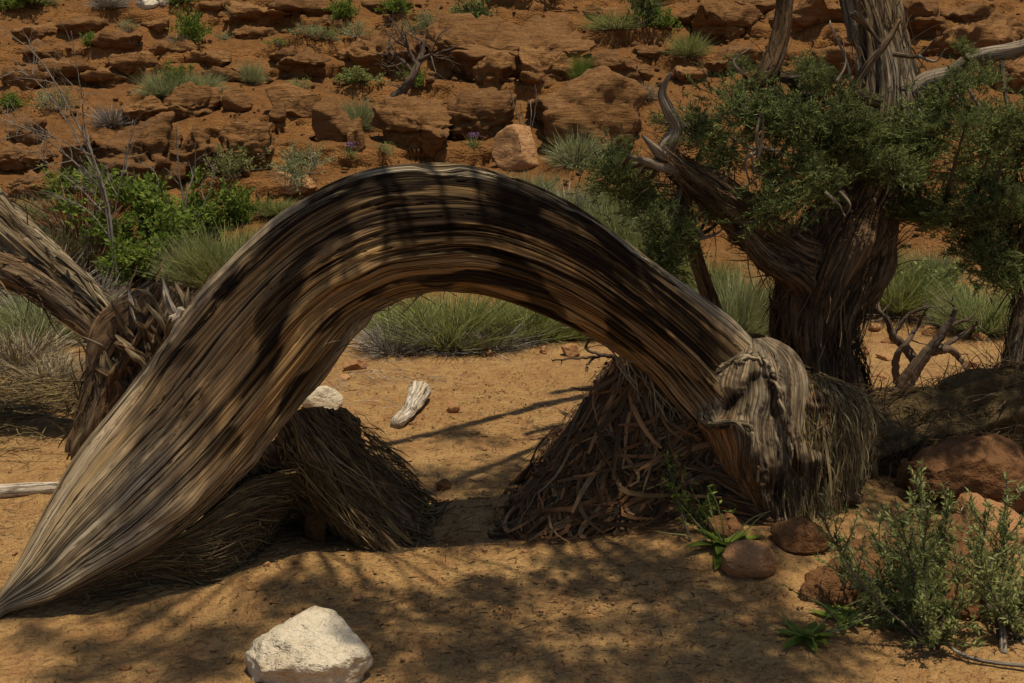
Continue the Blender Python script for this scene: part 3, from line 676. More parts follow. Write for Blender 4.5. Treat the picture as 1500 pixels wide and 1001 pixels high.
litter('bark_flakes', 'dark bark flakes and needles strewn over the foreground sand', 'litter', 34, 1500, gbox(200, 1000, 1250, 800), 'strip_dark', (0.006, 0.03), (0.002, 0.006), 0.002)
litter('bark_flakes', 'bits of bark and twig strewn on the sand behind the arch', 'litter', 35, 700, gbox(480, 720, 900, 540), 'strip_dark', (0.008, 0.04), (0.002, 0.006), 0.002)
# flat weathered board-like stick at the left edge
r = tag(link('flat_stick', None, loc=GZ(30, 728)), 'pale flat weathered stick lying on the sand left of the log foot', 'stick')
mb = MB(); pa = spline([GZ(-120, 735, 0.02), GZ(-20, 730, 0.022), GZ(50, 725, 0.022), GZ(100, 722, 0.02)], 50)
mb.add(*tube(pa, np.interp(np.linspace(0, 1, 50), [0, .9, 1], [.020, .017, .008]), 18, barkdisp(0.2, 2.5, 4, 31), 1.6)); put('stick', mb, MT['chip'], r)
# bleached wood chunk under the arch
r = thing('driftwood_chunk', 'bleached bone-like chunk of wood lying on sand beneath the arch', 'driftwood', GZ(603, 628))
mb = MB(); y0 = GZ(590, 628)[1]
pa = spline([GZ(578, 628, 0.022), GZ(595, 616, 0.03), GZ(606, 602, 0.04), GZ(613, 592, 0.055), GZ(618, 584, 0.055)], 50)
mb.add(*tube(pa, np.interp(np.linspace(0, 1, 50), [0, .06, .35, .6, .85, .97, 1], [.026, .040, .036, .048, .058, .04, .008]), 32, barkdisp(0.35, 2.2, 5, 33, 0.12))); put('chunk', mb, MT['chip'], r)

# ------------------------------------------------------------------ the living juniper
def juniper_clump(seed, n=210, Rr=0.20):
    rng = np.random.default_rng(seed); mb = MB()
    # twig skeleton
    tips = []
    for k in range(13):
        d = rdir(rng, 1, -0.5, 1.0)[0]; pa, ra = limb(rng, (0, 0, -0.02), d, Rr*rng.uniform(0.7, 1.05), 0.004, 5, 0.25, 0.03, 0.35)
        mb.add(*tube(pa, ra, 3, cap=False)); tips.append(pa[2:])
    tips = np.concatenate(tips)
    tw = mb; mb = MB()
    c = tips[rng.integers(0, len(tips), n)] + rng.normal(size=(n, 3))*Rr*0.16
    d = nrm(c*1.2/Rr + rng.normal(size=(n, 3))*0.6 + np.array([0, 0, 0.35]))
    Lm = rng.uniform(0.04, 0.08, n)
    mb.add(*ribbons(c, d, Lm, np.full(n, 0.0055), rng.normal(size=(n, 3))*0.2, 2, rng, 0.5)[:2])
    for k in range(9):                                   # side sprigs of scale leaves
        t = rng.uniform(0.1, 0.95, n); b = c + d*(Lm*t)[:, None]
        dd = nrm(d*0.9 + rng.normal(size=(n, 3))*0.75)
        mb.add(*ribbons(b, dd, rng.uniform(0.014, 0.034, n), rng.uniform(0.0045, 0.0070, n), rng.normal(size=(n, 3))*0.2, 1, rng, 0.55)[:2])
    return mb.mesh('foliage_clump', True), tw.mesh('twig', True)
CL = [juniper_clump(100+i) for i in range(5)]
for f_, t_ in CL: f_.materials.append(MT['juniper']); t_.materials.append(MT['twig'])

TY = 4.95
root = thing('juniper_tree', 'living juniper with twisted shaggy trunk and dark green foliage behind the arched log root', 'tree', at(1200, 575, TY))
rng = np.random.default_rng(41)
skel = []
def jl(name, pts, rad, seed, fib=0, seg=40, amp=0.15, mat='bark', fr=4, ns=None, w=(0.002, 0.008), org=root):
    P = [at(*p) for p in pts]; ns = ns or 16*len(P)
    path = spline(P, ns); skel.append(path)
    shaggy_log(org, name, P, rad, seed, fib, 'strip_dark', seg, ns, amp, fr, w, mat=mat)
jl('trunk', [(1212, 640, 4.9), (1206, 575, 4.92), (1200, 510, TY), (1196, 450, TY), (1212, 400, TY), (1236, 350, 4.98), (1262, 300, 5.02)], [.26, .21, .175, .19, .235, .22, .17], 42, 3000, 120, 0.34, fr=2.7, ns=150, w=(0.002, 0.010))
jl('limb', [(1258, 310, 5.02), (1290, 230, 5.08), (1303, 150, 5.15), (1292, 70, 5.25), (1272, -10, 5.35), (1250, -140, 5.45), (1215, -330, 5.4), (1150, -560, 5.2), (1060, -800, 4.9)], [.16, .155, .145, .125, .115, .085, .055, .04, .025], 43, 900, 90, 0.28, 'trunkgrey', 3.2, 170)
jl('limb', [(1222, 385, TY), (1160, 370, 4.82), (1105, 335, 4.70), (1060, 292, 4.6), (1005, 255, 4.5), (975, 228, 4.45)], [.13, .115, .10, .085, .06, .045], 44, 420, 60, 0.22)
jl('dead_snag', [(985, 240, 4.47), (975, 222, 4.45), (992, 190, 4.44), (978, 160, 4.43), (970, 135, 4.43), (983, 106, 4.42)], [.05, .042, .032, .026, .018, .005], 45, 0, 30, 0.3, 'dead', 2.5)
jl('dead_snag', [(985, 240, 4.46), (962, 220, 4.42), (940, 198, 4.4)], [.035, .022, .004], 46, 0, 20, 0.3, 'dead', 2.5)
jl('dead_snag', [(990, 250, 4.46), (955, 240, 4.42), (918, 228, 4.38)], [.03, .02, .004], 47, 0, 20, 0.3, 'dead', 2.5)
jl('limb', [(1240, 215, 5.05), (1218, 195, 4.98), (1185, 160, 4.9), (1165, 120, 4.86), (1140, 112, 4.85)], [.05, .05, .042, .036, .02], 48, 40, 30)
jl('limb', [(1110, 128, 4.85), (1130, 95, 4.85), (1144, 50, 4.86), (1150, 0, 4.86), (1158, -90, 4.86), (1150, -260, 4.8), (1090, -420, 4.6), (980, -560, 4.3)], [.045, .048, .042, .038, .034, .04, .035, .02], 49, 60, 34)
jl('limb', [(1240, 260, 5.0), (1215, 225, 4.95), (1175, 195, 4.9), (1130, 140, 4.86), (1110, 128, 4.85)], [.07, .06, .055, .045, .04], 50, 60, 34)
jl('limb', [(1310, 170, 5.12), (1350, 125, 5.05), (1395, 108, 5.0), (1430, 85, 4.95), (1500, 70, 4.9), (1600, 30, 4.8)], [.07, .05, .04, .038, .034, .02], 51, 30, 30, mat='dead')
jl('limb', [(1255, 330, 5.0), (1310, 305, 4.95), (1380, 315, 4.85), (1450, 322, 4.8), (1540, 310, 4.75)], [.09, .06, .05, .042, .03], 52, 120, 34)
jl('limb', [(1000, 262, 4.5), (1008, 330, 4.8), (1022, 385, 4.95), (1040, 440, 5.0), (1056, 500, 5.02), (1070, 570, 5.05), (1082, 640, 5.1)], [.03, .032, .036, .04, .045, .05, .06], 53, 40, 26)
jl('limb', [(1195, 440, 4.95), (1165, 400, 4.75), (1120, 375, 4.62), (1085, 335, 4.55)], [.09, .07, .055, .03], 54, 160, 36)
# overhead limbs of the crown, above the picture
jl('limb', [(1215, -330, 5.4), (1000, -520, 4.8), (800, -720, 4.2), (560, -1000, 3.7), (300, -1250, 3.5)], [.05, .04, .03, .02, .012], 55, 0, 20)
jl('limb', [(1150, -560, 5.2), (1250, -900, 4.3), (1350, -1300, 3.6), (1300, -1700, 3.1)], [.04, .035, .025, .012], 56, 0, 20)
jl('limb', [(1090, -420, 4.6), (1010, -900, 3.8), (860, -1400, 3.2), (700, -1900, 2.8)], [.03, .028, .022, .012], 57, 0, 20)
# bleached dead twigs in front of the foliage
rng = np.random.default_rng(58)
for pts, rr_ in [([(1112, 225), (1108, 195), (1115, 165)], .011), ([(1110, 232), (1117, 200), (1118, 168)], .010), ([(1115, 225), (1090, 212), (1060, 195), (1045, 188)], .011), ([(1065, 200), (1063, 222)], .006),
                 ([(1112, 222), (1092, 235), (1098, 270)], .009), ([(1100, 225), (1105, 250), (1112, 262)], .007), ([(1112, 215), (1140, 222), (1150, 230)], .007), ([(1250, 20), (1272, 40), (1290, 65)], .02),
                 ([(1240, 290), (1225, 265), (1240, 230)], .012), ([(1230, 280), (1245, 300), (1238, 318)], .008), ([(1208, 282), (1228, 300), (1238, 318)], .009), ([(1310, 80), (1345, 82), (1372, 55)], .012), ([(1345, 82), (1370, 90), (1385, 72)], .008),
                 ([(1248, 130), (1240, 90), (1218, 40), (1216, 30)], .008), ([(1225, 120), (1238, 95), (1235, 60)], .007), ([(1090, 110), (1075, 90), (1100, 70)], .008), ([(1022, 350), (1045, 345), (1060, 335)], .010), ([(1030, 345), (1018, 335), (1005, 350)], .010),
                 ([(1400, 140), (1425, 170), (1412, 190)], .008), ([(1345, 160), (1355, 170), (1375, 172)], .006), ([(1290, 150), (1250, 130), (1300, 60), (1318, 28)], .03)]:
    mb = MB(); yy = rng.uniform(4.45, 4.6) if pts[0][0] < 1240 or pts[0][1] > 200 else 4.88
    pa = spline([at(x, y, yy+rng.normal()*0.02) for x, y in pts], 16); mb.add(*tube(pa, rr_*np.linspace(1, 0.3, 16), 8, barkdisp(0.2, 2, 6, int(rng.integers(99)))))
    put('dead_twig', mb, MT['dead' if rr_ < 0.0115 else 'bark'], root)
allsk = np.concatenate(skel)
def clump(c, sc, rng, stem=True):
    k = int(rng.integers(len(CL))); o = np.asarray(c) - wloc(root)
    e = link('foliage_clump', CL[k][0], None, root, o); e.scale = (sc*rng.uniform(.9, 1.15), sc*rng.uniform(.9, 1.15), sc*rng.uniform(.75, 1.0)); e.rotation_euler = (rng.uniform(-.4, .4), rng.uniform(-.4, .4), rng.uniform(0, 6.28))
    t = link('twig', CL[k][1], None, e, (0, 0, 0))
    if stem:
        sk = allsk[allsk[:, 2] > 2.7] if c[2] > 1.9 else allsk
        d = np.linalg.norm(sk - c, axis=1); a = sk[d.argmin()]
        mid = (a+c)/2 + rng.normal(size=3)*0.05*d.min() - np.array([0, 0, 0.06*d.min()])
        mb = MB(); mb.add(*tube(spline([a, mid, np.asarray(c)], 10), np.linspace(0.014, 0.005, 10), 5)); put('branchlet', mb, MT['twig'], root)
fol = [(1100, 125), (1130, 150), (1080, 145), (1095, 180), (1140, 190), (1170, 165), (1200, 130), (1185, 210), (1125, 235), (1160, 250), (1205, 245), (1240, 200), (1265, 185), (1275, 235), (1240, 270), (1190, 285), (1150, 290), (1110, 300),
       (1070, 290), (1045, 265), (1060, 315), (1100, 330), (1020, 205), (1012, 180), (1040, 290), (1295, 200), (1320, 180), (1335, 225), (1350, 265), (1300, 265), (1360, 200), (1395, 150), (1410, 115), (1440, 110), (1470, 130), (1430, 160), (1480, 180), (1450, 210),
       (1400, 210), (1385, 250), (1425, 265), (1470, 260), (1495, 220), (1410, 305), (1460, 310), (1500, 300), (1440, 345), (1485, 355), (1470, 395), (1440, 395), (1500, 400), (1380, 290), (1340, 300), (1500, 130), (1540, 180), (1540, 280), (1550, 380),
       (905, 255), (925, 285), (950, 300), (900, 235), (945, 265), (965, 335), (985, 355), (975, 375), (990, 390), (1005, 310), (1000, 210), (1280, 290), (1310, 240), (1365, 170), (1455, 170), (1225, 160), (1060, 230)]
rng = np.random.default_rng(59)
for px, py in fol:
    if rng.uniform() < 0.24: continue
    left = px < 1020
    yy = rng.uniform(4.35, 4.75) if left else rng.uniform(4.45, 4.9) if px < 1290 else rng.uniform(4.5, 5.0)
    if 1000 < px < 1125 and 225 < py < 340: yy = rng.uniform(4.85, 5.05)
    clump(at(px+rng.normal()*4, py+8+rng.normal()*4, yy), rng.uniform(0.55, 0.9) if left else rng.uniform(0.55, 1.0), rng)
    if rng.uniform() < 0.5: clump(at(px+rng.normal()*34, py+rng.normal()*30, yy-0.05), rng.uniform(0.3, 0.5), rng)
# crown above the frame
shade = [(760, 890), (850, 868), (925, 852), (1000, 842), (1075, 850), (690, 925), (780, 950), (990, 965), (1100, 935), (1140, 985), (860, 985), (560, 905), (480, 880),
         (230, 960), (640, 985), (1060, 1000), (1200, 930), (1010, 905), (700, 640), (760, 690), (650, 700)]
for px, py in shade:
    g_ = G(px, py)
    h_ = rng.uniform(3.3, 5.2); clump(g_ + SUN*h_/SUN[2] + rng.normal(size=3)*0.03, rng.uniform(0.95, 1.35), rng)
for px, py in [(60, 930), (140, 955), (230, 905), (330, 925), (110, 1000), (20, 905), (300, 990), (560, 960), (430, 865), (620, 880), (720, 860), (820, 830), (920, 915), (1040, 945), (950, 1000), (180, 880), (500, 930), (840, 930)]:
    clump(G(px, py) + SUN*rng.uniform(3.6, 5.6)/SUN[2], rng.uniform(0.45, 0.8), rng)
for px, py, Y in [(1250, 650, 4.0), (1290, 690, 4.1), (1200, 720, 3.8), (1380, 720, 3.9), (1450, 700, 4.0), (1330, 760, 3.6), (980, 690, 3.6), (1400, 680, 3.9), (1500, 660, 4.2),
                  (1010, 560, 3.8), (870, 420, 3.6), (420, 430, 3.4), (290, 560, 3.25), (370, 560, 3.3), (730, 330, 3.5), (1160, 810, 3.5), (1450, 620, 4.4), (1350, 640, 4.3), (200, 560, 4.6), (1150, 450, 4.9),
                  (1010, 480, 3.7)]:
    h_ = rng.uniform(2.5, 3.6) + (0.9 if Y > 4.4 else 0); clump(at(px, py, Y) + SUN*h_/SUN[2], rng.uniform(0.9, 1.3), rng)
# deeper crown
for k in range(16):
    a = allsk[rng.integers(len(allsk))]
    if a[2] < 2.9: continue
    clump(a + rng.normal(size=3)*np.array([.35, .25, .3]) + np.array([0.25, 0, 0.35]), rng.uniform(1.0, 1.4), rng)

# ------------------------------------------------------------------ rocks
_ico = {}
def ico(sub):
    if sub not in _ico:
        bm = bmesh.new(); bmesh.ops.create_icosphere(bm, subdivisions=sub, radius=1.0)
        _ico[sub] = (np.array([v.co for v in bm.verts]), np.array([[v.index for v in f.verts] for f in bm.faces])); bm.free()
    return _ico[sub]
def rock(seed, dims, sub=4, planes=12, cut=(0.42, 0.85), rough=0.07, strata=0.03, boxy=0.0, layer=0.0, under=0.0):
    rng = np.random.default_rng(seed); V, F = ico(sub); V = V.copy()
    if boxy: V = V/((np.abs(V)**(2+6*boxy)).sum(1)**(1/(2+6*boxy)))[:, None]*0.93
    for k in range(planes):
        nn = nrm(rdir(rng, 1, -0.35, 0.9))[0]; d = rng.uniform(*cut); e = V @ nn - d*(1+boxy*0.3); V = V - np.maximum(e, 0)[:, None]*nn
    if under: V[:, :2] *= (1 - under*sst(0.15, -0.75, V[:, 2]))[:, None]
    dims = np.asarray(dims, float); V = V*dims; sz = dims.mean(); Nn = nrm(V/dims**2)
    q = V/sz + rng.uniform(-9, 9, 3); wv = 0.30*fbm(q[:, 0]*0.9, q[:, 1]*0.9, q[:, 2]*0.5, 2, seed)
    d = rough*fbm(q[:, 0]*1.5, q[:, 1]*1.5, q[:, 2]*1.5, 6, seed+1, 0.6) + 0.5*rough*(0.35-np.abs(pn(q[:, 0]*2.1+3, q[:, 1]*2.1, q[:, 2]*2.1, seed+6)))
    d = d + strata*fbm(q[:, 0]*0.7, q[:, 1]*0.7, (q[:, 2]+wv)*9, 3, seed+2)
    if layer:                                              # beds that stand proud of each other
        zl = (q[:, 2]+wv)*3.1 + 0.35*pn(q[:, 0]*2, q[:, 1]*2, 0, seed+8); k = np.floor(zl).astype(int); t = sst(0.72, 0.98, zl-k); tab = rng.uniform(-1, 1, 4096)
        d = d + layer*lerp(tab[k % 4096], tab[(k+1) % 4096], t)*(1-np.abs(Nn[:, 2]))
    ck = sst(0.92, 1.0, 1-np.abs(pn(q[:, 0]*0.9+7, q[:, 1]*0.9, q[:, 2]*0.5+wv, seed+4))*1.4)
    V = V + Nn*((d - 0.16*ck*(boxy > 0))*sz)[:, None]
    return V, F
def boulder(name, label, px, pyb, w, h, mat, seed, group=None, sub=4, cat='rock', depth=0.85, sink=0.18, dz=0.0, rz=None, tilt=(0, 0), org=None, **kw):
    g_ = G(px, pyb) if org is None else np.asarray(org, float); s = math.hypot(g_[1], g_[2]-CAM_Z)/FPX
    dims = (w*s/2*1.06, w*s/2*depth, h*s/2*(1+sink)*1.06)
    V, F = rock(seed, dims, sub, **kw)
    g_ = g_ + np.array([0, dims[1]*0.55, 0])
    z = float(height(g_[0], g_[1])) if org is None else g_[2]
    z = min(z, g_[2] + 0.05)
    o = link(name, np_mesh(name, V, F), MT[mat], None, (g_[0], g_[1], z + dims[2]*(1-2*sink) + dz))
    rngb = np.random.default_rng(seed); o.rotation_euler = (tilt[0], tilt[1], rngb.uniform(-.35, .35) if rz is None else rz)
    tag(o, label, cat, group); return o
def hull_rock(name, label, Y, pts, mat, seed, chips=26, rough=0.022, cat='rock', fine=0.006):
    """an angular rock from corner points given as (picture x, y, offset in depth) about depth Y"""
    bm = bmesh.new()
    for x, y, d in pts: bm.verts.new(at(x, y, Y+d))
    r_ = bmesh.ops.convex_hull(bm, input=bm.verts)
    bmesh.ops.delete(bm, geom=[v for v in bm.verts if not v.link_faces], context='VERTS')
    bmesh.ops.subdivide_edges(bm, edges=bm.edges[:], cuts=3, use_grid_fill=True); bmesh.ops.triangulate(bm, faces=bm.faces[:])
    for k in range(2): bmesh.ops.smooth_vert(bm, verts=bm.verts[:], factor=0.16, use_axis_x=True, use_axis_y=True, use_axis_z=True)
    bmesh.ops.subdivide_edges(bm, edges=bm.edges[:], cuts=3, use_grid_fill=True); bmesh.ops.triangulate(bm, faces=bm.faces[:])
    bm.normal_update(); bm.verts.index_update()
    V = np.array([v.co for v in bm.verts]); N = np.array([v.normal for v in bm.verts]); F = np.array([[v.index for v in f.verts] for f in bm.faces]); bm.free()
    if ((V-V.mean(0))*N).sum() < 0: N = -N; F = F[:, ::-1]
    rg = np.random.default_rng(seed+50); c0 = V.mean(0)
    for k in range(chips):
        nn = rdir(rg, 1, -0.3, 1.0)[0]; e = (V-c0) @ nn; lim = np.quantile(e, rg.uniform(0.90, 0.985)); V = V - np.maximum(e-lim, 0)[:, None]*nn
    q = V*9 + seed
    d = rough*fbm(q[:, 0], q[:, 1], q[:, 2], 4, seed, 0.55) + fine*fbm(q[:, 0]*4, q[:, 1]*4, q[:, 2]*4, 3, seed+3) + 0.7*rough*(0.3-np.abs(pn(q[:, 0]*0.8, q[:, 1]*0.8, q[:, 2]*1.4, seed+5)))
    V = V + N*d[:, None]; c = V.mean(0); c[2] = V[:, 2].min()
    return tag(link(name, np_mesh(name, V-c, F), MT[mat], None, c), label, cat)
BB = dict(boxy=0.35, cut=(0.45, 0.95), rough=0.19, strata=0.10, layer=0.17, planes=14, sink=0.24, depth=1.0, under=0.34)
for i, (px, py, w, h, lab, kw) in enumerate([
    (268, 180, 84, 44, 'red cap boulder perched on the split blocks of the low cliff', BB), (205, 178, 66, 26, 'thin red slab beside the perched cap boulder', BB),
    (212, 285, 100, 112, 'tall square red block left of the crack in the low cliff', dict(BB, planes=7)), (290, 268, 66, 92, 'recessed red block right of the crack in the low cliff', BB),
    (358, 252, 84, 64, 'cracked red block at the end of the low cliff behind the sage bushes', BB), (342, 165, 44, 40, 'small stacked red rock above the low cliff', {}),
    (422, 168, 86, 42, 'smooth sloping red rock uphill of the low cliff', {}), (404, 184, 30, 24, 'small round stone tucked under the sloping red rock', {}),
    (486, 208, 52, 66, 'dark red boulder leaning beside the sloping red rock', {}), (30, 214, 50, 36, 'red block behind the bare grey shrub, upper of three', BB),
    (18, 256, 84, 44, 'wide red block behind the bare grey shrub, middle of three', BB), (35, 290, 66, 36, 'low red block behind the bare grey shrub, bottom of three', BB),
    (110, 262, 66, 62, 'red boulder behind the stems of the bare grey shrub', BB), (155, 246, 52, 56, 'red boulder between the bare shrub and the tall square block', BB),
    (585, 108, 124, 58, 'broad red boulder behind the small dead tree', BB), (525, 105, 66, 44, 'low red rock left of the small dead tree', BB), (440, 112, 90, 32, 'flat red ledge rock above the sage tuft', BB),
    (745, 112, 210, 84, 'large red rock dome high on the slope', dict(BB, planes=5)), (722, 136, 56, 54, 'square red block under the rock dome', BB), (795, 136, 100, 60, 'layered red block beside the square block under the rock dome', BB),
    (905, 122, 96, 40, 'flat layered red rock uphill of the big rounded boulder', BB), (830, 190, 92, 56, 'shaded red rock between the layered block and the big rounded boulder', BB),
    (602, 222, 128, 74, 'long undercut red block below the small dead tree', BB), (702, 206, 106, 66, 'long undercut red block next to the dead stalks', BB), (520, 222, 40, 40, 'small red rock at the end of the long undercut block', {}),
    (872, 222, 140, 118, 'big rounded red boulder on the slope', dict(planes=9, cut=(0.6, 0.95), rough=0.14, layer=0.05, sink=0.25)), (655, 90, 60, 40, 'red rock between the dead tree and the rock dome', BB),
    (1060, 62, 130, 48, 'overhanging red ledge rock left of the juniper limb', BB), (1085, 105, 90, 34, 'low layered red rock behind the juniper foliage top', BB), (1195, 44, 130, 46, 'dark overhanging ledge rock touching the juniper limb', BB),
    (1350, 60, 110, 60, 'deep shaded ledge rock right of the juniper trunk top', BB), (1450, 96, 130, 66, 'rounded red ledge block above the dead juniper limb', BB), (1490, 135, 80, 40, 'red block under the rounded ledge block', BB),
    (1225, 118, 80, 42, 'sunlit red rock behind the juniper dead twigs', BB), (1375, 150, 80, 36, 'sunlit flat rock beneath the dead juniper limb', BB)]):
    boulder('boulder', lab, px, py, w*1.16, h, 'red', 200+i, **dict(dict(sub=5 if w > 60 else 4), **kw))
boulder('boulder', 'ochre wedge-shaped rock with pale scar in front of the big rounded boulder', 762, 250, 84, 58, 'ochre', 251, planes=7)
boulder('flat_rock', 'flat pale flaky rock on the bare red slope behind the arch', 430, 291, 100, 24, 'ochre', 252, strata=0.12, rough=0.12)
boulder('boulder', 'pale rounded boulder at the top of the slope', 212, 18, 36, 24, 'pale', 253); boulder('boulder', 'small pale stone beside the pale boulder at the slope top', 239, 12, 20, 14, 'pale', 254)
rng = np.random.default_rng(77)
for i, (px, py, w, h) in enumerate([(60, 92, 100, 26), (170, 74, 90, 22), (118, 50, 70, 20), (330, 122, 74, 22), (300, 104, 90, 22), (225, 52, 60, 20), (380, 34, 110, 24), (440, 24, 90, 26), (330, 22, 80, 18), (40, 60, 80, 20), (200, 108, 90, 22), (100, 118, 90, 22), (20, 130, 80, 24),
                                    (250, 84, 70, 18), (480, 50, 70, 22), (160, 128, 80, 22), (420, 96, 60, 20), (560, 20, 80, 24), (370, 60, 70, 18), (1010, 40, 80, 20), (1120, 20, 90, 24), (1290, 40, 80, 26), (1420, 40, 90, 28), (1480, 50, 80, 30), (1010, 120, 60, 20), (960, 90, 60, 16), (880, 30, 70, 14), (1250, 80, 60, 30)]):
    boulder('ledge_rock', 'thin red sandstone slab edging the stepped ledges high on the slope', px, py, w, h, 'red', 300+i, 'slabs of the stepped ledges', depth=0.9, boxy=0.3, cut=(0.45, 0.9), rough=0.2, strata=0.08, layer=0.12, planes=10, sink=0.32, under=0.4, sub=4)
# near rocks
YW = float(G(450, 1000)[1])
hull_rock('white_rock', 'large pale cream rock resting on the foreground sand', YW, [(350, 966, -.03), (354, 975, -.04), (420, 978, -.11), (485, 990, -.12), (540, 984, -.06), (547, 972, -.01), (520, 945, -.02), (372, 938, .03), (408, 903, .08), (440, 888, .12), (478, 884, .12), (497, 893, .10), (504, 918, .05),
          (420, 900, .24), (500, 905, .24), (542, 965, .20), (365, 960, .18), (372, 1005, .03), (420, 1022, .02), (480, 1026, .01), (530, 1012, .03), (380, 1000, .2), (530, 1000, .2)], 'pale', 3, rough=0.013, fine=0.005)
boulder('upright_stone', 'small upright red stone at the foot of the stringy bark curtain', 462, 792, 36, 46, 'brown', 263, depth=0.6)
hull_rock('boulder', 'large red-brown boulder lying against the dark fallen trunk', 3.75, [(1318, 690, .05), (1330, 720, .0), (1345, 660, .08), (1378, 640, .1), (1432, 628, .12), (1472, 640, .1), (1515, 668, .08), (1560, 720, .1), (1520, 735, -.05), (1400, 728, -.10), (1440, 672, -.08), (1375, 690, -.07), (1350, 735, .4), (1400, 650, .4), (1520, 680, .4)], 'brown', 5, rough=0.014, chips=9)
hull_rock('boulder', 'long tilted brown slab behind the leafy shrub stems', 3.05, [(1172, 866, .02), (1178, 842, .08), (1250, 792, .22), (1330, 768, .3), (1405, 752, .34), (1425, 780, .3), (1176, 892, -.02), (1235, 898, -.04), (1310, 895, -.02), (1420, 880, .1), (1240, 826, .02), (1350, 800, .1), (1250, 860, .4), (1400, 820, .55)], 'brown', 6, rough=0.02, chips=0)
for px, py, w, h, m_, sd, lab, kw in [
    (1462, 752, 130, 48, 'brown', 265, 'flat brown rock wedged under the large red-brown boulder', {}),
    (1455, 812, 150, 76, 'ochre', 266, 'sunlit tan rock behind the tall leafy shrub', dict(sub=5)), 
    (1182, 810, 96, 48, 'brown', 268, 'angular brown rock at the foot of the bark dome', {}), (1100, 848, 84, 42, 'ochre', 269, 'smooth tan stone beside the low green rosette', dict(planes=5, cut=(.7, .95))),
    (1068, 790, 60, 34, 'brown', 270, 'brown rock under the leaves of the low green rosette', {}), (1420, 905, 120, 60, 'brown', 271, 'brown rock hidden among the leafy shrub branches', {}), (1330, 715, 40, 40, 'brown', 272, 'shaded stone between the fallen trunk and the red-brown boulder', {}),
    (470, 603, 58, 32, 'pale', 273, 'pale flat stone behind the lower leg of the arched log', dict(planes=6)), (520, 544, 36, 18, 'ochre', 274, 'tan stone in front of the dry twigs seen through the arch', {}), (503, 559, 22, 12, 'ochre', 275, 'small tan stone seen just inside the arch leg', {}),
    (836, 523, 34, 20, 'ochre', 276, 'tan stone by the dead twigs at the right of the arch opening', {}), (796, 519, 16, 11, 'ochre', 277, 'tiny round stone left of the tan stone in the arch opening', {}),
    (662, 604, 24, 16, 'ochre', 278, 'small brown stone right of the bleached wood chunk', {}), (717, 523, 16, 10, 'ochre', 279, 'pale pebble on the sand bank below the broom bush', {}), (648, 718, 24, 14, 'brown', 280, 'dark clod of earth on the sand beneath the arch', {})]:
    boulder('stone' if w < 100 else 'boulder', lab, px, py, w, h, m_, sd, **kw)
for i, (px, py, w, h) in enumerate([(1310, 505, 34, 16), (1362, 492, 30, 12), (1292, 556, 26, 12), (1392, 476, 36, 14), (1284, 486, 24, 12), (1340, 470, 26, 12), (1420, 540, 26, 10), (1300, 528, 30, 12), (1270, 520, 22, 12), (1380, 560, 22, 9), (1440, 500, 26, 12)]):
    boulder('stone', 'small tan stone on the sand around the dead twiggy shrub', px, py, w, h, 'ochre', 285+i, 'stones around the dead twiggy shrub', sub=3)
for i, (px, py, w, h) in enumerate([(810, 858, 22, 8), (695, 866, 20, 9), (655, 790, 12, 6), (768, 812, 12, 7), (390, 832, 14, 7), (398, 851, 10, 6), (525, 880, 16, 7), (180, 985, 22, 9), (220, 990, 20, 9), (793, 898, 10, 6), (710, 660, 10, 6), (590, 968, 10, 6), (630, 906, 12, 6), (860, 720, 10, 6), (1240, 875, 14, 8)]):
    boulder('stone', 'little flat stone on the foreground sand', px, py, w, h, 'ochre', 310+i, 'little stones on the foreground sand', sub=2)
# loose pebbles and clods, stones strewn over the slope
def scatter(name, label, seed, n, box, size, mat, hill=False):
    rng = np.random.default_rng(seed); V0, F0 = ico(1); m0 = len(V0)
    X = rng.uniform(*box[0], n); Y = rng.uniform(*box[1], n); keep = fbm(X*1.1, Y*1.1, 0, 3, seed) > rng.uniform(-0.5, 0.35, n); X, Y = X[keep], Y[keep]; n = len(X)
    s = size[0]*(size[1]/size[0])**(rng.uniform(0, 1, n)**2.6)
    D = rng.uniform(0.55, 1.25, (n, 1, 3))*np.array([1, 1, 0.62]); V = V0[None]*D*(1+rng.uniform(-.22, .22, (n, m0, 1)))*s[:, None, None]
    V = V + np.stack([X, Y, height(X, Y) + s*0.18 + (0.008 if not hill else 0.015)], 1)[:, None]
    F = F0[None] + (np.arange(n)*m0)[:, None, None]
    o = link(name, np_mesh(name, V.reshape(-1, 3), F.reshape(-1, 3), smooth=True), MT[mat]); tag(o, label, 'pebbles', kind='stuff')
scatter('pebbles', 'fine pebbles and crumbs of earth on the sand', 81, 9000, ((-2.2, 2.3), (2.1, 6.5)), (0.002, 0.0085), 'clod')
scatter('pebbles', 'pale grit strewn on the sand', 82, 5000, ((-2.2, 2.3), (2.2, 7.0)), (0.002, 0.010), 'ochre')
scatter('slope_stones', 'small red stones strewn over the slope', 83, 4200, ((-7.5, 7.5), (7.8, 16)), (0.012, 0.07), 'red', True)

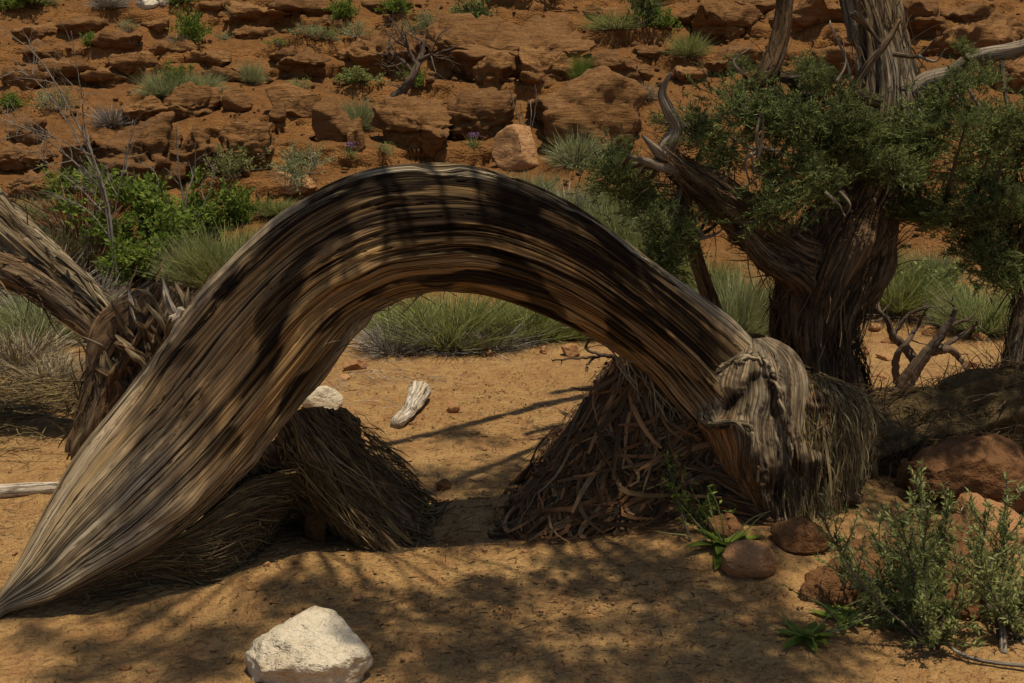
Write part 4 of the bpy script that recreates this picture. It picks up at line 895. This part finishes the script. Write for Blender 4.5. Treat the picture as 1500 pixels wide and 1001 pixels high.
# ------------------------------------------------------------------ shrubs, grass and dead brush
def t_grass(seed, n=900, up=0.55, dry=0.25, w=0.010):
    """broom-like clump, unit size (1 wide, 1 high)"""
    rng = np.random.default_rng(seed)
    def blades(n, up, w):
        a = rng.uniform(0, 6.28, n); rr = 0.16*np.sqrt(rng.uniform(0, 1, n)); B = np.stack([rr*np.cos(a), rr*np.sin(a), np.full(n, -0.03)], 1)
        lean = rng.uniform(0.0, 1.0, n)**0.8; el = np.pi/2*(1-lean*(1-up)*1.5); a2 = a + rng.normal(0, 0.5, n)
        D = np.stack([np.cos(el)*np.cos(a2), np.cos(el)*np.sin(a2), np.sin(el)], 1)
        L = rng.uniform(0.55, 1.0, n)*np.where(lean > 0.6, 0.72, 1.0)
        bend = np.stack([np.cos(a2), np.sin(a2), -0.3*np.ones(n)], 1)*rng.uniform(-0.05, 0.28, n)[:, None]
        return B, D, L, bend, blades_w(n, w)
    def blades_w(n, w): return rng.uniform(0.6, 1.3, n)*w
    g = MB(); B, D, L, be, ww = blades(n, up, w); g.add(*ribbons(B, D, L, ww, be, 4, rng, 0.2, 0.03))
    k = n//2; B2 = np.repeat(B[:k], 2, 0) + np.repeat(D[:k]*(L[:k]*0.45)[:, None] + be[:k]*(L[:k]*0.2)[:, None], 2, 0)
    g.add(*ribbons(B2, np.repeat(D[:k], 2, 0)+rng.normal(size=(2*k, 3))*0.28, rng.uniform(0.2, 0.42, 2*k), np.full(2*k, w*0.8), rng.normal(size=(2*k, 3))*0.1, 2, rng, 0.2))
    d = MB(); B, D, L, be, ww = blades(int(n*dry)+10, up*0.5, w*1.1); d.add(*ribbons(B, D+rng.normal(size=D.shape)*0.2, L*0.62, ww, be*1.5, 4, rng, 0.3, 0.08))
    return g.mesh('foliage'), d.mesh('dry_stems')
def t_sage(seed, n=1500, ls=0.055, lw=0.020, dense=1.0, spikes=0):
    rng = np.random.default_rng(seed); st = MB(); ends = []
    for k in range(22):
        a = rng.uniform(0, 6.28); el = rng.uniform(0.15, 1.0)
        twigs(st, rng, (0.05*math.cos(a), 0.05*math.sin(a), -0.03), (math.cos(a)*(1-el)*1.3, math.sin(a)*(1-el)*1.3, el+0.15), rng.uniform(0.42, 0.62), 0.012, 1, 3, 0.18, (3, 4), 0.05, 0.5, 0.55, 0.3, ends)
    P = np.concatenate([p[1:] for p, r_, d_ in ends if d_ == 0] + [p[3:] for p, r_, d_ in ends if d_ == 1])
    D0 = np.concatenate([nrm(np.diff(p, axis=0)) for p, r_, d_ in ends if d_ == 0] + [nrm(np.diff(p, axis=0))[2:] for p, r_, d_ in ends if d_ == 1])
    i = rng.integers(0, len(P), n); c = P[i] + rng.normal(size=(n, 3))*0.03
    V, F = leaves(c, D0[i]*0.9 + rng.normal(size=(n, 3))*0.6 + np.array([0, 0, 0.4]), rng.normal(size=(n, 3)) + np.array([0, 0, 0.8]), rng.uniform(0.6, 1.3, n)*ls, rng.uniform(0.7, 1.3, n)*lw, rng)
    g = MB(); g.add(V, F)
    if spikes:
        B = np.stack([rng.normal(0, .12, spikes), rng.normal(0, .12, spikes), np.full(spikes, .5)], 1); g.add(*ribbons(B, rdir(rng, spikes, 0.85, 1), rng.uniform(.5, .75, spikes), np.full(spikes, 0.035), rng.normal(size=(spikes, 3))*0.08, 4, rng, 0.4)[:2])
    return g.mesh('foliage'), st.mesh('stems')
TPL = {
    'grass': [t_grass(400+i) for i in range(3)], 'tuft': [t_grass(410+i, 420, 0.35, 0.5, 0.014) for i in range(2)],
    'sage': [t_sage(420+i, 1700, 0.060, 0.020) for i in range(3)], 'spiky': [t_grass(425, 700, 0.45, 0.35, 0.011)],
    'leafy': [t_sage(430+i, 1700, 0.085, 0.045) for i in range(2)], 'bigleafy': [t_sage(435, 4200, 0.050, 0.026)],
}
PM = {'grass': ('grass', 'greystem'), 'tuft': ('straw', 'greystem'), 'sage': ('sage', 'greystem'), 'spiky': ('sage', 'straw'), 'leafy': ('leafy', 'twig'), 'bigleafy': ('leafy', 'twig'), 'greengrass': ('grass', 'straw')}
cnt = [0]
def shrub(name, label, px, py, w, h, kind, mat=None, group=None, cat='shrub', dz=-0.01):
    g_ = G(px, py); s = math.hypot(g_[1], g_[2]-CAM_Z)/FPX; g_[2] += dz
    g_[1] += 0.25*w*s; g_[2] = float(height(g_[0], g_[1])) + dz
    k = cnt[0]; cnt[0] += 1; rng = np.random.default_rng(900+k)
    r = thing(name, label, cat, g_, group); r.rotation_euler[2] = rng.uniform(0, 6.28)
    fo, st = TPL[kind][k % len(TPL[kind])]; sc = (w*s*1.05, w*s*1.05, h*s*1.08)
    m1 = MT[mat or PM[kind][0]]; m2 = MT[PM[kind][1]]
    for nm, me, m_ in (('foliage', fo, m1), ('stems', st, m2)):
        key = me.name + m_.name
        if key not in bpy.data.meshes:
            c = me.copy(); c.name = key; c.materials.clear(); c.materials.append(m_)
        o = link(nm, bpy.data.meshes[key], None, r, (0, 0, 0)); o.scale = sc
    return r
for px, py, w, h, kind, mat, name, lab in [
    (45, 30, 62, 36, 'leafy', None, 'green_bush', 'dark green bush at the top of the slope beside a smaller one'), (8, 24, 32, 24, 'leafy', None, 'green_bush', 'small green bush at the photo edge atop the slope'), (157, 24, 44, 30, 'tuft', 'greystem', 'dry_tuft', 'grey dry tuft at the top ledge'),
    (262, 18, 48, 26, 'leafy', None, 'green_bush', 'green bush beside the pale boulders at the slope top'), (277, 68, 44, 58, 'leafy', None, 'green_bush', 'upright green bush standing alone on the upper ledges'), (262, 72, 28, 22, 'tuft', None, 'dry_tuft', 'straw tuft at the foot of the upright green bush'),
    (135, 78, 32, 26, 'leafy', None, 'green_bush', 'round green bush on the stepped ledges'), (325, 60, 24, 18, 'sage', None, 'sage_bush', 'tiny grey sage near the upright green bush'),
    (405, 82, 36, 14, 'sage', 'leafy', 'green_cushion', 'low bright green cushion plant on the upper slope'), (450, 77, 54, 20, 'sage', None, 'sage_bush', 'low pale sage mat on the upper slope'), (480, 72, 36, 24, 'sage', 'grass', 'sage_bush', 'yellow-green sage next to the low pale mat'),
    (365, 122, 36, 36, 'spiky', None, 'sage_bush', 'pale upright sage tuft above the flat ledge rock'), (235, 150, 58, 46, 'spiky', None, 'sage_bush', 'pale grassy sage uphill of the perched cap boulder'), (262, 140, 48, 48, 'leafy', None, 'green_bush', 'dark green bush between two pale sages above the cap boulder'), (294, 140, 52, 36, 'spiky', None, 'sage_bush', 'whitish sage right of the dark bush above the cap boulder'),
    (437, 138, 46, 22, 'sage', 'grass', 'green_cushion', 'flat green plant on bare red earth by the sloping rock'), (437, 268, 90, 64, 'sage', None, 'sage_bush', 'large dark sage at the foot of the dark leaning boulder'), (333, 292, 84, 60, 'sage', 'grass', 'sage_bush', 'round pale green sage in front of the cracked red block'),
    (345, 335, 66, 68, 'leafy', None, 'green_bush', 'bright leafy bush below the round pale sage'), (232, 400, 215, 158, 'bigleafy', None, 'green_bush', 'large bright green leafy bush behind the splintered stump'), (95, 302, 76, 44, 'leafy', None, 'green_bush', 'green bush at the base of the bare grey shrub'),
    (80, 170, 60, 40, 'sage', None, 'sage_bush', 'sage bush seen through the bare grey shrub stems'), (160, 190, 44, 36, 'tuft', 'greystem', 'dry_tuft', 'grey twiggy tuft beside the red boulder and bare shrub'), (10, 165, 40, 30, 'leafy', None, 'green_bush', 'small green bush left of the bare grey shrub'),
    (522, 192, 58, 54, 'spiky', None, 'sage_bush', 'silvery grass-like sage at the end of the undercut block'), (515, 140, 64, 30, 'leafy', 'grass', 'green_cushion', 'low green mat left of the small dead tree'), (606, 142, 36, 36, 'leafy', None, 'green_bush', 'leafy sprout at the base of the small dead tree'),
    (663, 104, 38, 34, 'leafy', None, 'green_bush', 'bright green bush beside the rock dome'), (726, 86, 30, 26, 'tuft', None, 'dry_tuft', 'pale dry tuft on top of the rock dome'), (856, 124, 36, 48, 'grass', 'leafy', 'green_bush', 'feathery green plant between layered blocks'),
    (523, 74, 42, 30, 'sage', None, 'sage_bush', 'grey round sage on the upper slope'), (600, 52, 44, 26, 'sage', 'grass', 'sage_bush', 'yellowish sage above the broad red boulder'), (628, 46, 46, 34, 'sage', None, 'sage_bush', 'grey-green sage cluster above the rock dome'), (652, 58, 34, 22, 'sage', None, 'sage_bush', 'small sage at the shoulder of the rock dome'),
    (690, 46, 56, 56, 'leafy', 'juniper', 'green_bush', 'tall dark green bush above the rock dome'), (760, 8, 130, 26, 'leafy', 'juniper', 'juniper_bush', 'dark juniper bush cut by the photo top'), (500, 44, 40, 36, 'leafy', None, 'green_bush', 'green bush near the slope top left of the yellowish sage'),
    (845, 245, 74, 58, 'tuft', 'sage', 'sage_bush', 'sparse pale plant at the foot of the big rounded boulder'), (905, 62, 70, 34, 'tuft', 'grass', 'dry_tuft', 'spreading dry grass left of the small dark juniper'), (970, 58, 40, 36, 'leafy', None, 'green_bush', 'green bush touching the small dark juniper'), (945, 58, 52, 84, 'leafy', 'juniper', 'juniper_bush', 'small dark juniper sapling on the upper slope'),
    (1240, 175, 36, 40, 'spiky', None, 'sage_bush', 'pale sage behind the juniper trunk'), (60, 15, 40, 22, 'sage', None, 'sage_bush', 'sage overlapping the dark green bush atop the slope'),
    (655, 518, 190, 108, 'grass', None, 'broom_bush', 'large green broom bush framed by the arch'), (575, 522, 100, 70, 'tuft', 'greystem', 'dry_tuft', 'tangle of grey dead stems left of the framed broom bush'), (770, 505, 150, 86, 'grass', None, 'broom_bush', 'green broom bush right of the large one inside the arch'), (715, 518, 110, 64, 'tuft', 'greystem', 'dry_tuft', 'grey dead stems between the two framed broom bushes'), (845, 500, 90, 60, 'grass', None, 'broom_bush', 'small broom bush against the right inner arch'),
    (590, 495, 120, 70, 'grass', None, 'broom_bush', 'yellow-green broom bush against the left inner arch'), (870, 372, 120, 84, 'grass', None, 'broom_bush', 'broom bush rising above the right shoulder of the arch'), (800, 335, 110, 56, 'spiky', None, 'sage_bush', 'pale dry sage just above the arch shoulder'), (950, 430, 120, 90, 'grass', None, 'broom_bush', 'broom bush between arch shoulder and the hanging juniper branch'),
    (1085, 505, 130, 128, 'grass', 'sage', 'broom_bush', 'grey-green broom bush left of the juniper trunk'), (1140, 490, 90, 90, 'grass', None, 'broom_bush', 'broom bush partly behind the juniper trunk'), (1325, 470, 130, 86, 'grass', None, 'broom_bush', 'green broom bush right of the juniper trunk'), (1385, 455, 90, 76, 'leafy', 'bush', 'green_bush', 'leafy bush behind the dead twiggy shrub'), (1452, 495, 130, 92, 'grass', 'bush', 'broom_bush', 'dense bush right of the dead twiggy shrub'), (1280, 455, 60, 50, 'tuft', 'greystem', 'dry_tuft', 'dry stems against the right side of the juniper trunk'),
    (330, 440, 140, 110, 'grass', None, 'broom_bush', 'tall broom grass between the leafy bush and the arched log'), (285, 430, 110, 90, 'grass', 'sage', 'broom_bush', 'grey broom bush behind the splintered stump top'), (380, 395, 80, 60, 'grass', None, 'broom_bush', 'broom tuft against the outer edge of the arched log'), (45, 510, 150, 100, 'grass', 'sage', 'broom_bush', 'grey-green tangled bush under the split log'), (100, 500, 110, 70, 'tuft', 'greystem', 'dry_tuft', 'tangle of grey dead stems under the split log'), (15, 545, 120, 80, 'tuft', None, 'dry_tuft', 'straw-coloured grass below the split log'), (115, 420, 90, 100, 'tuft', 'strip_red', 'dry_tuft', 'rust-brown dry brush behind the split log'), (160, 560, 60, 50, 'tuft', None, 'dry_tuft', 'thin straw tuft in front of the splintered stump'),
    (60, 420, 110, 90, 'grass', 'sage', 'broom_bush', 'grey-green bush above the split log'),
    (35, 470, 130, 110, 'tuft', 'greystem', 'dry_tuft', 'dense grey dead brush beneath the broken limb'), (125, 470, 90, 80, 'tuft', 'greystem', 'dry_tuft', 'grey twigs between the split log and the stump'), (70, 570, 90, 60, 'tuft', None, 'dry_tuft', 'straw grass rising from the bark litter'), (110, 380, 110, 110, 'tuft', 'strip_red', 'dry_tuft', 'rusty dead needles left of the large leafy bush'), (0, 430, 120, 100, 'leafy', 'bush', 'green_bush', 'dull green bush under the split log at the photo edge'),
    (905, 380, 110, 100, 'grass', 'sage', 'broom_bush', 'grey-green broom bush left of the hanging juniper branch'), (835, 345, 90, 70, 'tuft', 'greystem', 'dry_tuft', 'pale dead stems above the arch shoulder'), (780, 300, 70, 46, 'spiky', None, 'sage_bush', 'small pale sage below the wedge-shaped rock'), (890, 320, 80, 60, 'spiky', 'grass', 'sage_bush', 'yellow-green sage uphill of the hanging juniper branch'),
    (1040, 450, 90, 80, 'grass', None, 'broom_bush', 'broom bush behind the leaning lower juniper limb'), (1370, 425, 80, 60, 'grass', 'sage', 'broom_bush', 'grey broom bush under the right juniper foliage'), (1290, 430, 90, 70, 'grass', None, 'broom_bush', 'broom bush touching the juniper trunk on its right'), (1400, 480, 70, 50, 'tuft', 'greystem', 'dry_tuft', 'grey dead stems behind the dead twiggy shrub'),
    (185, 430, 120, 90, 'leafy', None, 'green_bush', 'leafy green bush close above the stump splinters'), (300, 350, 60, 50, 'leafy', None, 'green_bush', 'small leafy bush joined to the large bright one'), (20, 360, 90, 60, 'spiky', None, 'sage_bush', 'pale sage half hidden above the split log'), (150, 300, 70, 40, 'tuft', 'greystem', 'dry_tuft', 'grey stems at the foot of the bare grey shrub'),
    (400, 320, 60, 30, 'spiky', 'grass', 'sage_bush', 'low sage beside the arched log on bare red earth'), (560, 240, 40, 20, 'sage', 'grass', 'green_cushion', 'low green plant on bare earth below the undercut block'), (940, 150, 44, 30, 'tuft', None, 'dry_tuft', 'dry tuft right of the big rounded boulder'), (1010, 90, 50, 40, 'spiky', 'grass', 'sage_bush', 'yellow-green sage left of the overhanging ledge rock'), (350, 45, 40, 24, 'sage', None, 'sage_bush', 'sage mat near the top ledges'), (580, 30, 40, 30, 'leafy', None, 'green_bush', 'green bush left of the yellowish sage'), (185, 60, 30, 20, 'sage', None, 'sage_bush', 'tiny sage between the upper ledge slabs')]:
    shrub(name, lab, px, py, w, h, kind, mat)

# bare shrubs, dead trees and stalks
def brush(name, label, base, stems, mat, seed, depth=2, tw=(0.25, 0.004), cat='shrub', dens=5, seg=6, part='stem'):
    r = thing(name, label, cat, base); rng = np.random.default_rng(seed); mbt = MB()
    for pts, r0, r1 in stems:
        pa = spline(pts, 8*len(pts)); pa = pa + rng.normal(size=pa.shape)*0.002; ra = np.linspace(r0, r1, len(pa))
        mb = MB(); mb.add(*tube(pa, ra, 10 if r0 > 0.012 else seg, barkdisp(0.2, 2.2, 5, seed))); put(part, mb, MT[mat], r)
        for k in range(dens):
            i = int(rng.integers(len(pa)//4, len(pa)-1)); t = nrm(pa[i+1]-pa[i] if i+1 < len(pa) else pa[i]-pa[i-1])
            twigs(mbt, rng, pa[i], nrm(t + rng.normal(size=3)*0.6), tw[0]*rng.uniform(0.4, 1.0), min(tw[1], ra[i]*0.8), depth, 4, 0.16, (1, 3), 0.02, 0.6, 0.6)
    if dens: put('twigs', mbt, MT[mat], r)['kind'] = 'stuff'
    return r
def D_(Y, *pts): return [at(x, y, Y + 0.02*i*(1 if (x*7) % 2 else -1)) for i, (x, y) in enumerate(pts)]
g_ = G(170, 425); Y = g_[1]
brush('bare_shrub', 'tall bare grey shrub with thin stems rising behind the split log', g_,
      [(D_(Y, (172, 430), (160, 310), (140, 240), (112, 180), (60, 90), (-10, 30)), 0.0124, 0.0032), (D_(Y, (168, 400), (150, 280), (125, 190), (118, 130), (104, 45)), 0.0093, 0.0024), (D_(Y, (150, 280), (100, 230), (50, 195), (-10, 170)), 0.0068, 0.0024),
       (D_(Y, (160, 320), (110, 270), (70, 240), (55, 215)), 0.0062, 0.0024), (D_(Y, (140, 250), (80, 150), (40, 110), (10, 105)), 0.0062, 0.0024), (D_(Y, (140, 230), (70, 200), (20, 200), (-20, 215)), 0.0050, 0.0024), (D_(Y, (165, 330), (180, 250), (195, 175)), 0.0050, 0.0016),
       (D_(Y, (170, 360), (130, 310), (90, 290), (60, 300)), 0.0056, 0.0024)], 'paletwig', 501, 1, (0.38, 0.0038), dens=12)
g_ = G(275, 380); Y = g_[1]
brush('bare_shrub', 'small bare white-twigged shrub behind the large leafy bush', g_, [(D_(Y, (272, 380), (272, 295), (285, 250), (286, 210)), .011, .003), (D_(Y, (270, 300), (262, 250), (258, 180)), .007, .003), (D_(Y, (290, 320), (310, 270), (316, 215)), .007, .002), (D_(Y, (240, 300), (230, 260), (225, 250)), .006, .002), (D_(Y, (195, 300), (185, 240), (198, 180)), .006, .002)], 'paletwig', 502, 1, (0.22, 0.004), dens=3)
g_ = G(563, 164); Y = g_[1]
brush('dead_tree', 'small leaning dead tree with dark twigs on the rocky slope', g_, [(D_(Y, (561, 168), (575, 148), (592, 130), (606, 108), (617, 80), (623, 58)), .075, .018), (D_(Y, (606, 108), (590, 90), (572, 78), (566, 70)), .03, .008), (D_(Y, (610, 98), (600, 75), (592, 60)), .03, .007), (D_(Y, (614, 88), (632, 80), (642, 86)), .02, .006)], 'twig', 503, 2, (0.45, 0.012), 'tree', dens=8)
g_ = G(775, 203); Y = g_[1]
brush('dry_stalks', 'dry upright plant stalks in front of the shaded undercut rock', g_, [(D_(Y, (772, 205), (755, 160), (746, 128)), .008, .004), (D_(Y, (773, 205), (765, 170), (762, 150)), .007, .003), (D_(Y, (774, 205), (778, 170), (777, 148)), .007, .003), (D_(Y, (776, 205), (784, 160), (786, 130)), .008, .003)], 'paletwig', 504, 0, (0.1, 0.003), dens=3)
g_ = G(848, 282); Y = g_[1]
brush('dry_stalks', 'thin dead twig standing below the big rounded boulder', g_, [(D_(Y, (842, 282), (852, 255), (862, 225), (878, 205)), .007, .003), (D_(Y, (852, 255), (848, 225), (852, 190)), .006, .002)], 'twig', 505, 0, (0.15, 0.003), dens=4)
g_ = G(1322, 574); Y = g_[1]
brush('dead_shrub', 'dead twiggy juniper shrub with forked branches on the sand by the juniper', g_, [(D_(Y, (1318, 580), (1330, 555), (1352, 525), (1372, 500), (1392, 470), (1400, 452)), .055, .010), (D_(Y, (1345, 535), (1325, 508), (1308, 492), (1300, 470), (1288, 455), (1285, 432)), .032, .006), (D_(Y, (1314, 560), (1312, 525), (1330, 500), (1345, 475), (1358, 452)), .024, .005),
      (D_(Y, (1365, 515), (1390, 512), (1405, 525), (1418, 545)), .030, .008), (D_(Y, (1368, 515), (1395, 500), (1425, 480), (1432, 470)), .020, .005), (D_(Y, (1385, 480), (1405, 472), (1420, 470)), .014, .004), (D_(Y, (1308, 492), (1330, 462), (1360, 448)), .014, .005), (D_(Y, (1392, 470), (1398, 452), (1388, 440)), .012, .004)], 'twig', 506, 0, (0.14, 0.006), dens=3)
g_ = G(838, 545); Y = g_[1]
brush('dead_branch', 'thin dark dead branch sticking out behind the red bark heap', GZ(870, 528), [(D_(3.95, (930, 548), (895, 522), (865, 524), (808, 528)), .012, .003), (D_(3.95, (885, 522), (860, 512), (862, 498), (868, 490)), .007, .003), (D_(3.95, (870, 524), (860, 535), (858, 545)), .006, .002)], 'twig', 507, 0, (0.05, 0.003), dens=2)
# flower sprigs
for px, py, lab in [(730, 196, 'small plant with purple flowers at the foot of the undercut block'), (694, 215, 'low purple-flowered plant left of the dry stalks'), (514, 232, 'purple flower sprig below the small red rock')]:
    g_ = G(px, py); r = thing('flowering_plant', lab, 'plant', g_); rng = np.random.default_rng(px); n_ = 60
    mb = MB(); mb.add(*ribbons(np.tile(g_, (n_, 1))+rng.normal(size=(n_, 3))*0.02, rdir(rng, n_, 0.3, 1), rng.uniform(.06, .16, n_), np.full(n_, .008), rng.normal(size=(n_, 3))*.2, 2, rng)[:2]); put('stems', mb, MT['bush'], r)
    c = g_ + np.stack([rng.normal(0, .03, 90), rng.normal(0, .03, 90), rng.uniform(.10, .15, 90)], 1); V, F = leaves(c, rdir(rng, 90), rdir(rng, 90), np.full(90, .012), np.full(90, .009), rng); mb = MB(); mb.add(V, F); put('petals', mb, MT['purple'], r)['kind'] = 'stuff'

# ------------------------------------------------------------------ foreground plants
def stem_shrub(label, base, stems, seed, leafL=(0.014, 0.030), leafW=(0.004, 0.0075), per=62, mat='bush'):
    r = thing('leafy_shrub', label, 'shrub', base); rng = np.random.default_rng(seed); sm = MB(); lm = MB()
    for tip, dep in stems:
        p1 = at(*tip, dep); mid = (base*0.45+p1*0.55) + np.array([0, 0, -0.03]) + rng.normal(size=3)*0.02
        pa = spline([base + rng.normal(size=3)*np.array([.03, .03, 0]), mid, p1], 40); sm.add(*tube(pa, np.linspace(0.005, 0.0014, 40), 5))
        subs = [pa[8:]]
        for k in range(13):
            i = int(rng.integers(8, 34)); t = nrm(pa[i+1]-pa[i]); q_, rr_ = limb(rng, pa[i], nrm(t+rng.normal(size=3)*0.55+np.array([0, 0, .25])), rng.uniform(.05, .15), 0.002, 8, 0.1, 0.05, 0.4); sm.add(*tube(q_, rr_, 3)); subs.append(q_)
        for q_ in subs:
            m_ = int(per*len(q_)/20); i = rng.integers(0, len(q_)-1, m_); d = nrm(q_[i+1]-q_[i]); c = q_[i] + (q_[i+1]-q_[i])*rng.uniform(0, 1, (m_, 1))
            V, F = leaves(c, d*0.8+rng.normal(size=(m_, 3))*0.55, rng.normal(size=(m_, 3))+np.array([0, -.3, .8]), rng.uniform(*leafL, m_), rng.uniform(*leafW, m_), rng); lm.add(V, F)
    put('stems', sm, MT['twig'], r); put('leaves', lm, MT[mat], r); return r
tips = [(1192, 740), (1215, 795), (1230, 830), (1275, 770), (1310, 725), (1347, 690), (1300, 760), (1335, 720), (1362, 715), (1390, 725), (1375, 760), (1340, 800), (1290, 850), (1270, 880), (1400, 800), (1330, 840), (1380, 850), (1310, 900), (1420, 870), (1350, 880), (1300, 815), (1360, 790), (1405, 900)]
rng = np.random.default_rng(61); b_ = G(1365, 945)
stem_shrub('tall narrow-leaved green shrub growing in front of the brown slab', b_, [(t, b_[1]+rng.uniform(-.12, .35)) for t in tips], 62)
tips = [(1475, 700), (1450, 740), (1430, 775), (1480, 760), (1500, 800), (1440, 830), (1460, 880), (1500, 900), (1490, 840), (1420, 800), (1530, 780), (1530, 860), (1470, 930)]
b_ = G(1478, 935); stem_shrub('narrow-leaved shrub at the photo edge before the tan rock', b_, [(t, b_[1]+rng.uniform(-.1, .35)) for t in tips], 63)
def rosette(label, base, dirs, seed, mat='leafy', Ls=(0.08, 0.14), lw=0.026):
    r = thing('leaf_rosette', label, 'plant', base); rng = np.random.default_rng(seed)
    for k in range(dirs):
        a = rng.uniform(0, 6.28); el = rng.uniform(0.1, 0.9); L = rng.uniform(*Ls); t = np.linspace(0, 1, 9)
        d = np.array([math.cos(a)*math.cos(el), math.sin(a)*math.cos(el), math.sin(el)]); c = base + d*(L*t)[:, None]; c[:, 2] -= 0.35*L*t**2; c[:, 2] = np.maximum(c[:, 2], height(c[:, 0], c[:, 1])+0.01)
        sd = nrm(np.cross(d, [0, 0, 1])); wd = lw*np.sin(np.pi*np.clip(t*0.92+0.06, 0, 1))**0.8*0.5
        V = np.stack([c-sd*wd[:, None]+[0, 0, .004], c, c+sd*wd[:, None]+[0, 0, .004]], 1).reshape(-1, 3); mb = MB(); mb.add(V, gridF(9, 3)); put('leaf', mb, MT[mat], r)
    mb = MB()
    for k in range(10):
        pa, ra = limb(rng, base, nrm(np.array([rng.normal(0, .7), rng.normal(-.1, .3), .6])), rng.uniform(.12, .28), 0.0028, 8, 0.1, -0.03, 0.4); mb.add(*tube(pa, ra, 4))
    put('stems', mb, MT['bush'], r); return r
rosette('low green leaf rosette with long stems between the bark heap and tan stone', GZ(1062, 800), 20, 64, Ls=(.10, .21), lw=.042)
b_ = GZ(1030, 790); stem_shrub('thin upright green weed beside the low rosette at the bark heap', b_, [((975, 668), b_[1]+.1), ((1040, 720), b_[1]+.1), ((1000, 725), b_[1]+.05)], 65, (0.018, 0.035), (0.006, 0.012), 14, 'leafy')
rosette('bright green rosette of pointed leaves on the sand below the brown slab', GZ(1180, 935), 15, 66, Ls=(.08, .15), lw=.032)
rosette('small green rosette tucked against the brown slab edge', GZ(1232, 912), 11, 67, Ls=(.07, .13), lw=.03)
r = thing('fallen_twig', 'long pale curved twig lying under the leafy shrubs', 'twig', GZ(1380, 960)); mb = MB()
pa = spline([GZ(1240, 868, .10), GZ(1300, 905, .08), GZ(1360, 940, .04), GZ(1420, 975, .02), GZ(1540, 990, .02)], 50); mb.add(*tube(pa, np.linspace(.003, .0065, 50), 8, barkdisp(.15, 2, 6, 3))); put('twig', mb, MT['paletwig'], r)
r = thing('dead_branch', 'forked dead white branch beneath the edge shrub', 'branch', GZ(1470, 940)); 
for q_ in [[(1400, 860), (1440, 905), (1462, 935), (1470, 960)], [(1445, 905), (1475, 918), (1520, 905)]]:
    mb = MB(); pa = spline([GZ(x, y, .06) if y < 950 else GZ(x, y, 0) for x, y in q_], 30); mb.add(*tube(pa, np.linspace(.006, .010, 30), 8, barkdisp(.25, 2, 6, 4))); put('branch', mb, MT['paletwig'], r)
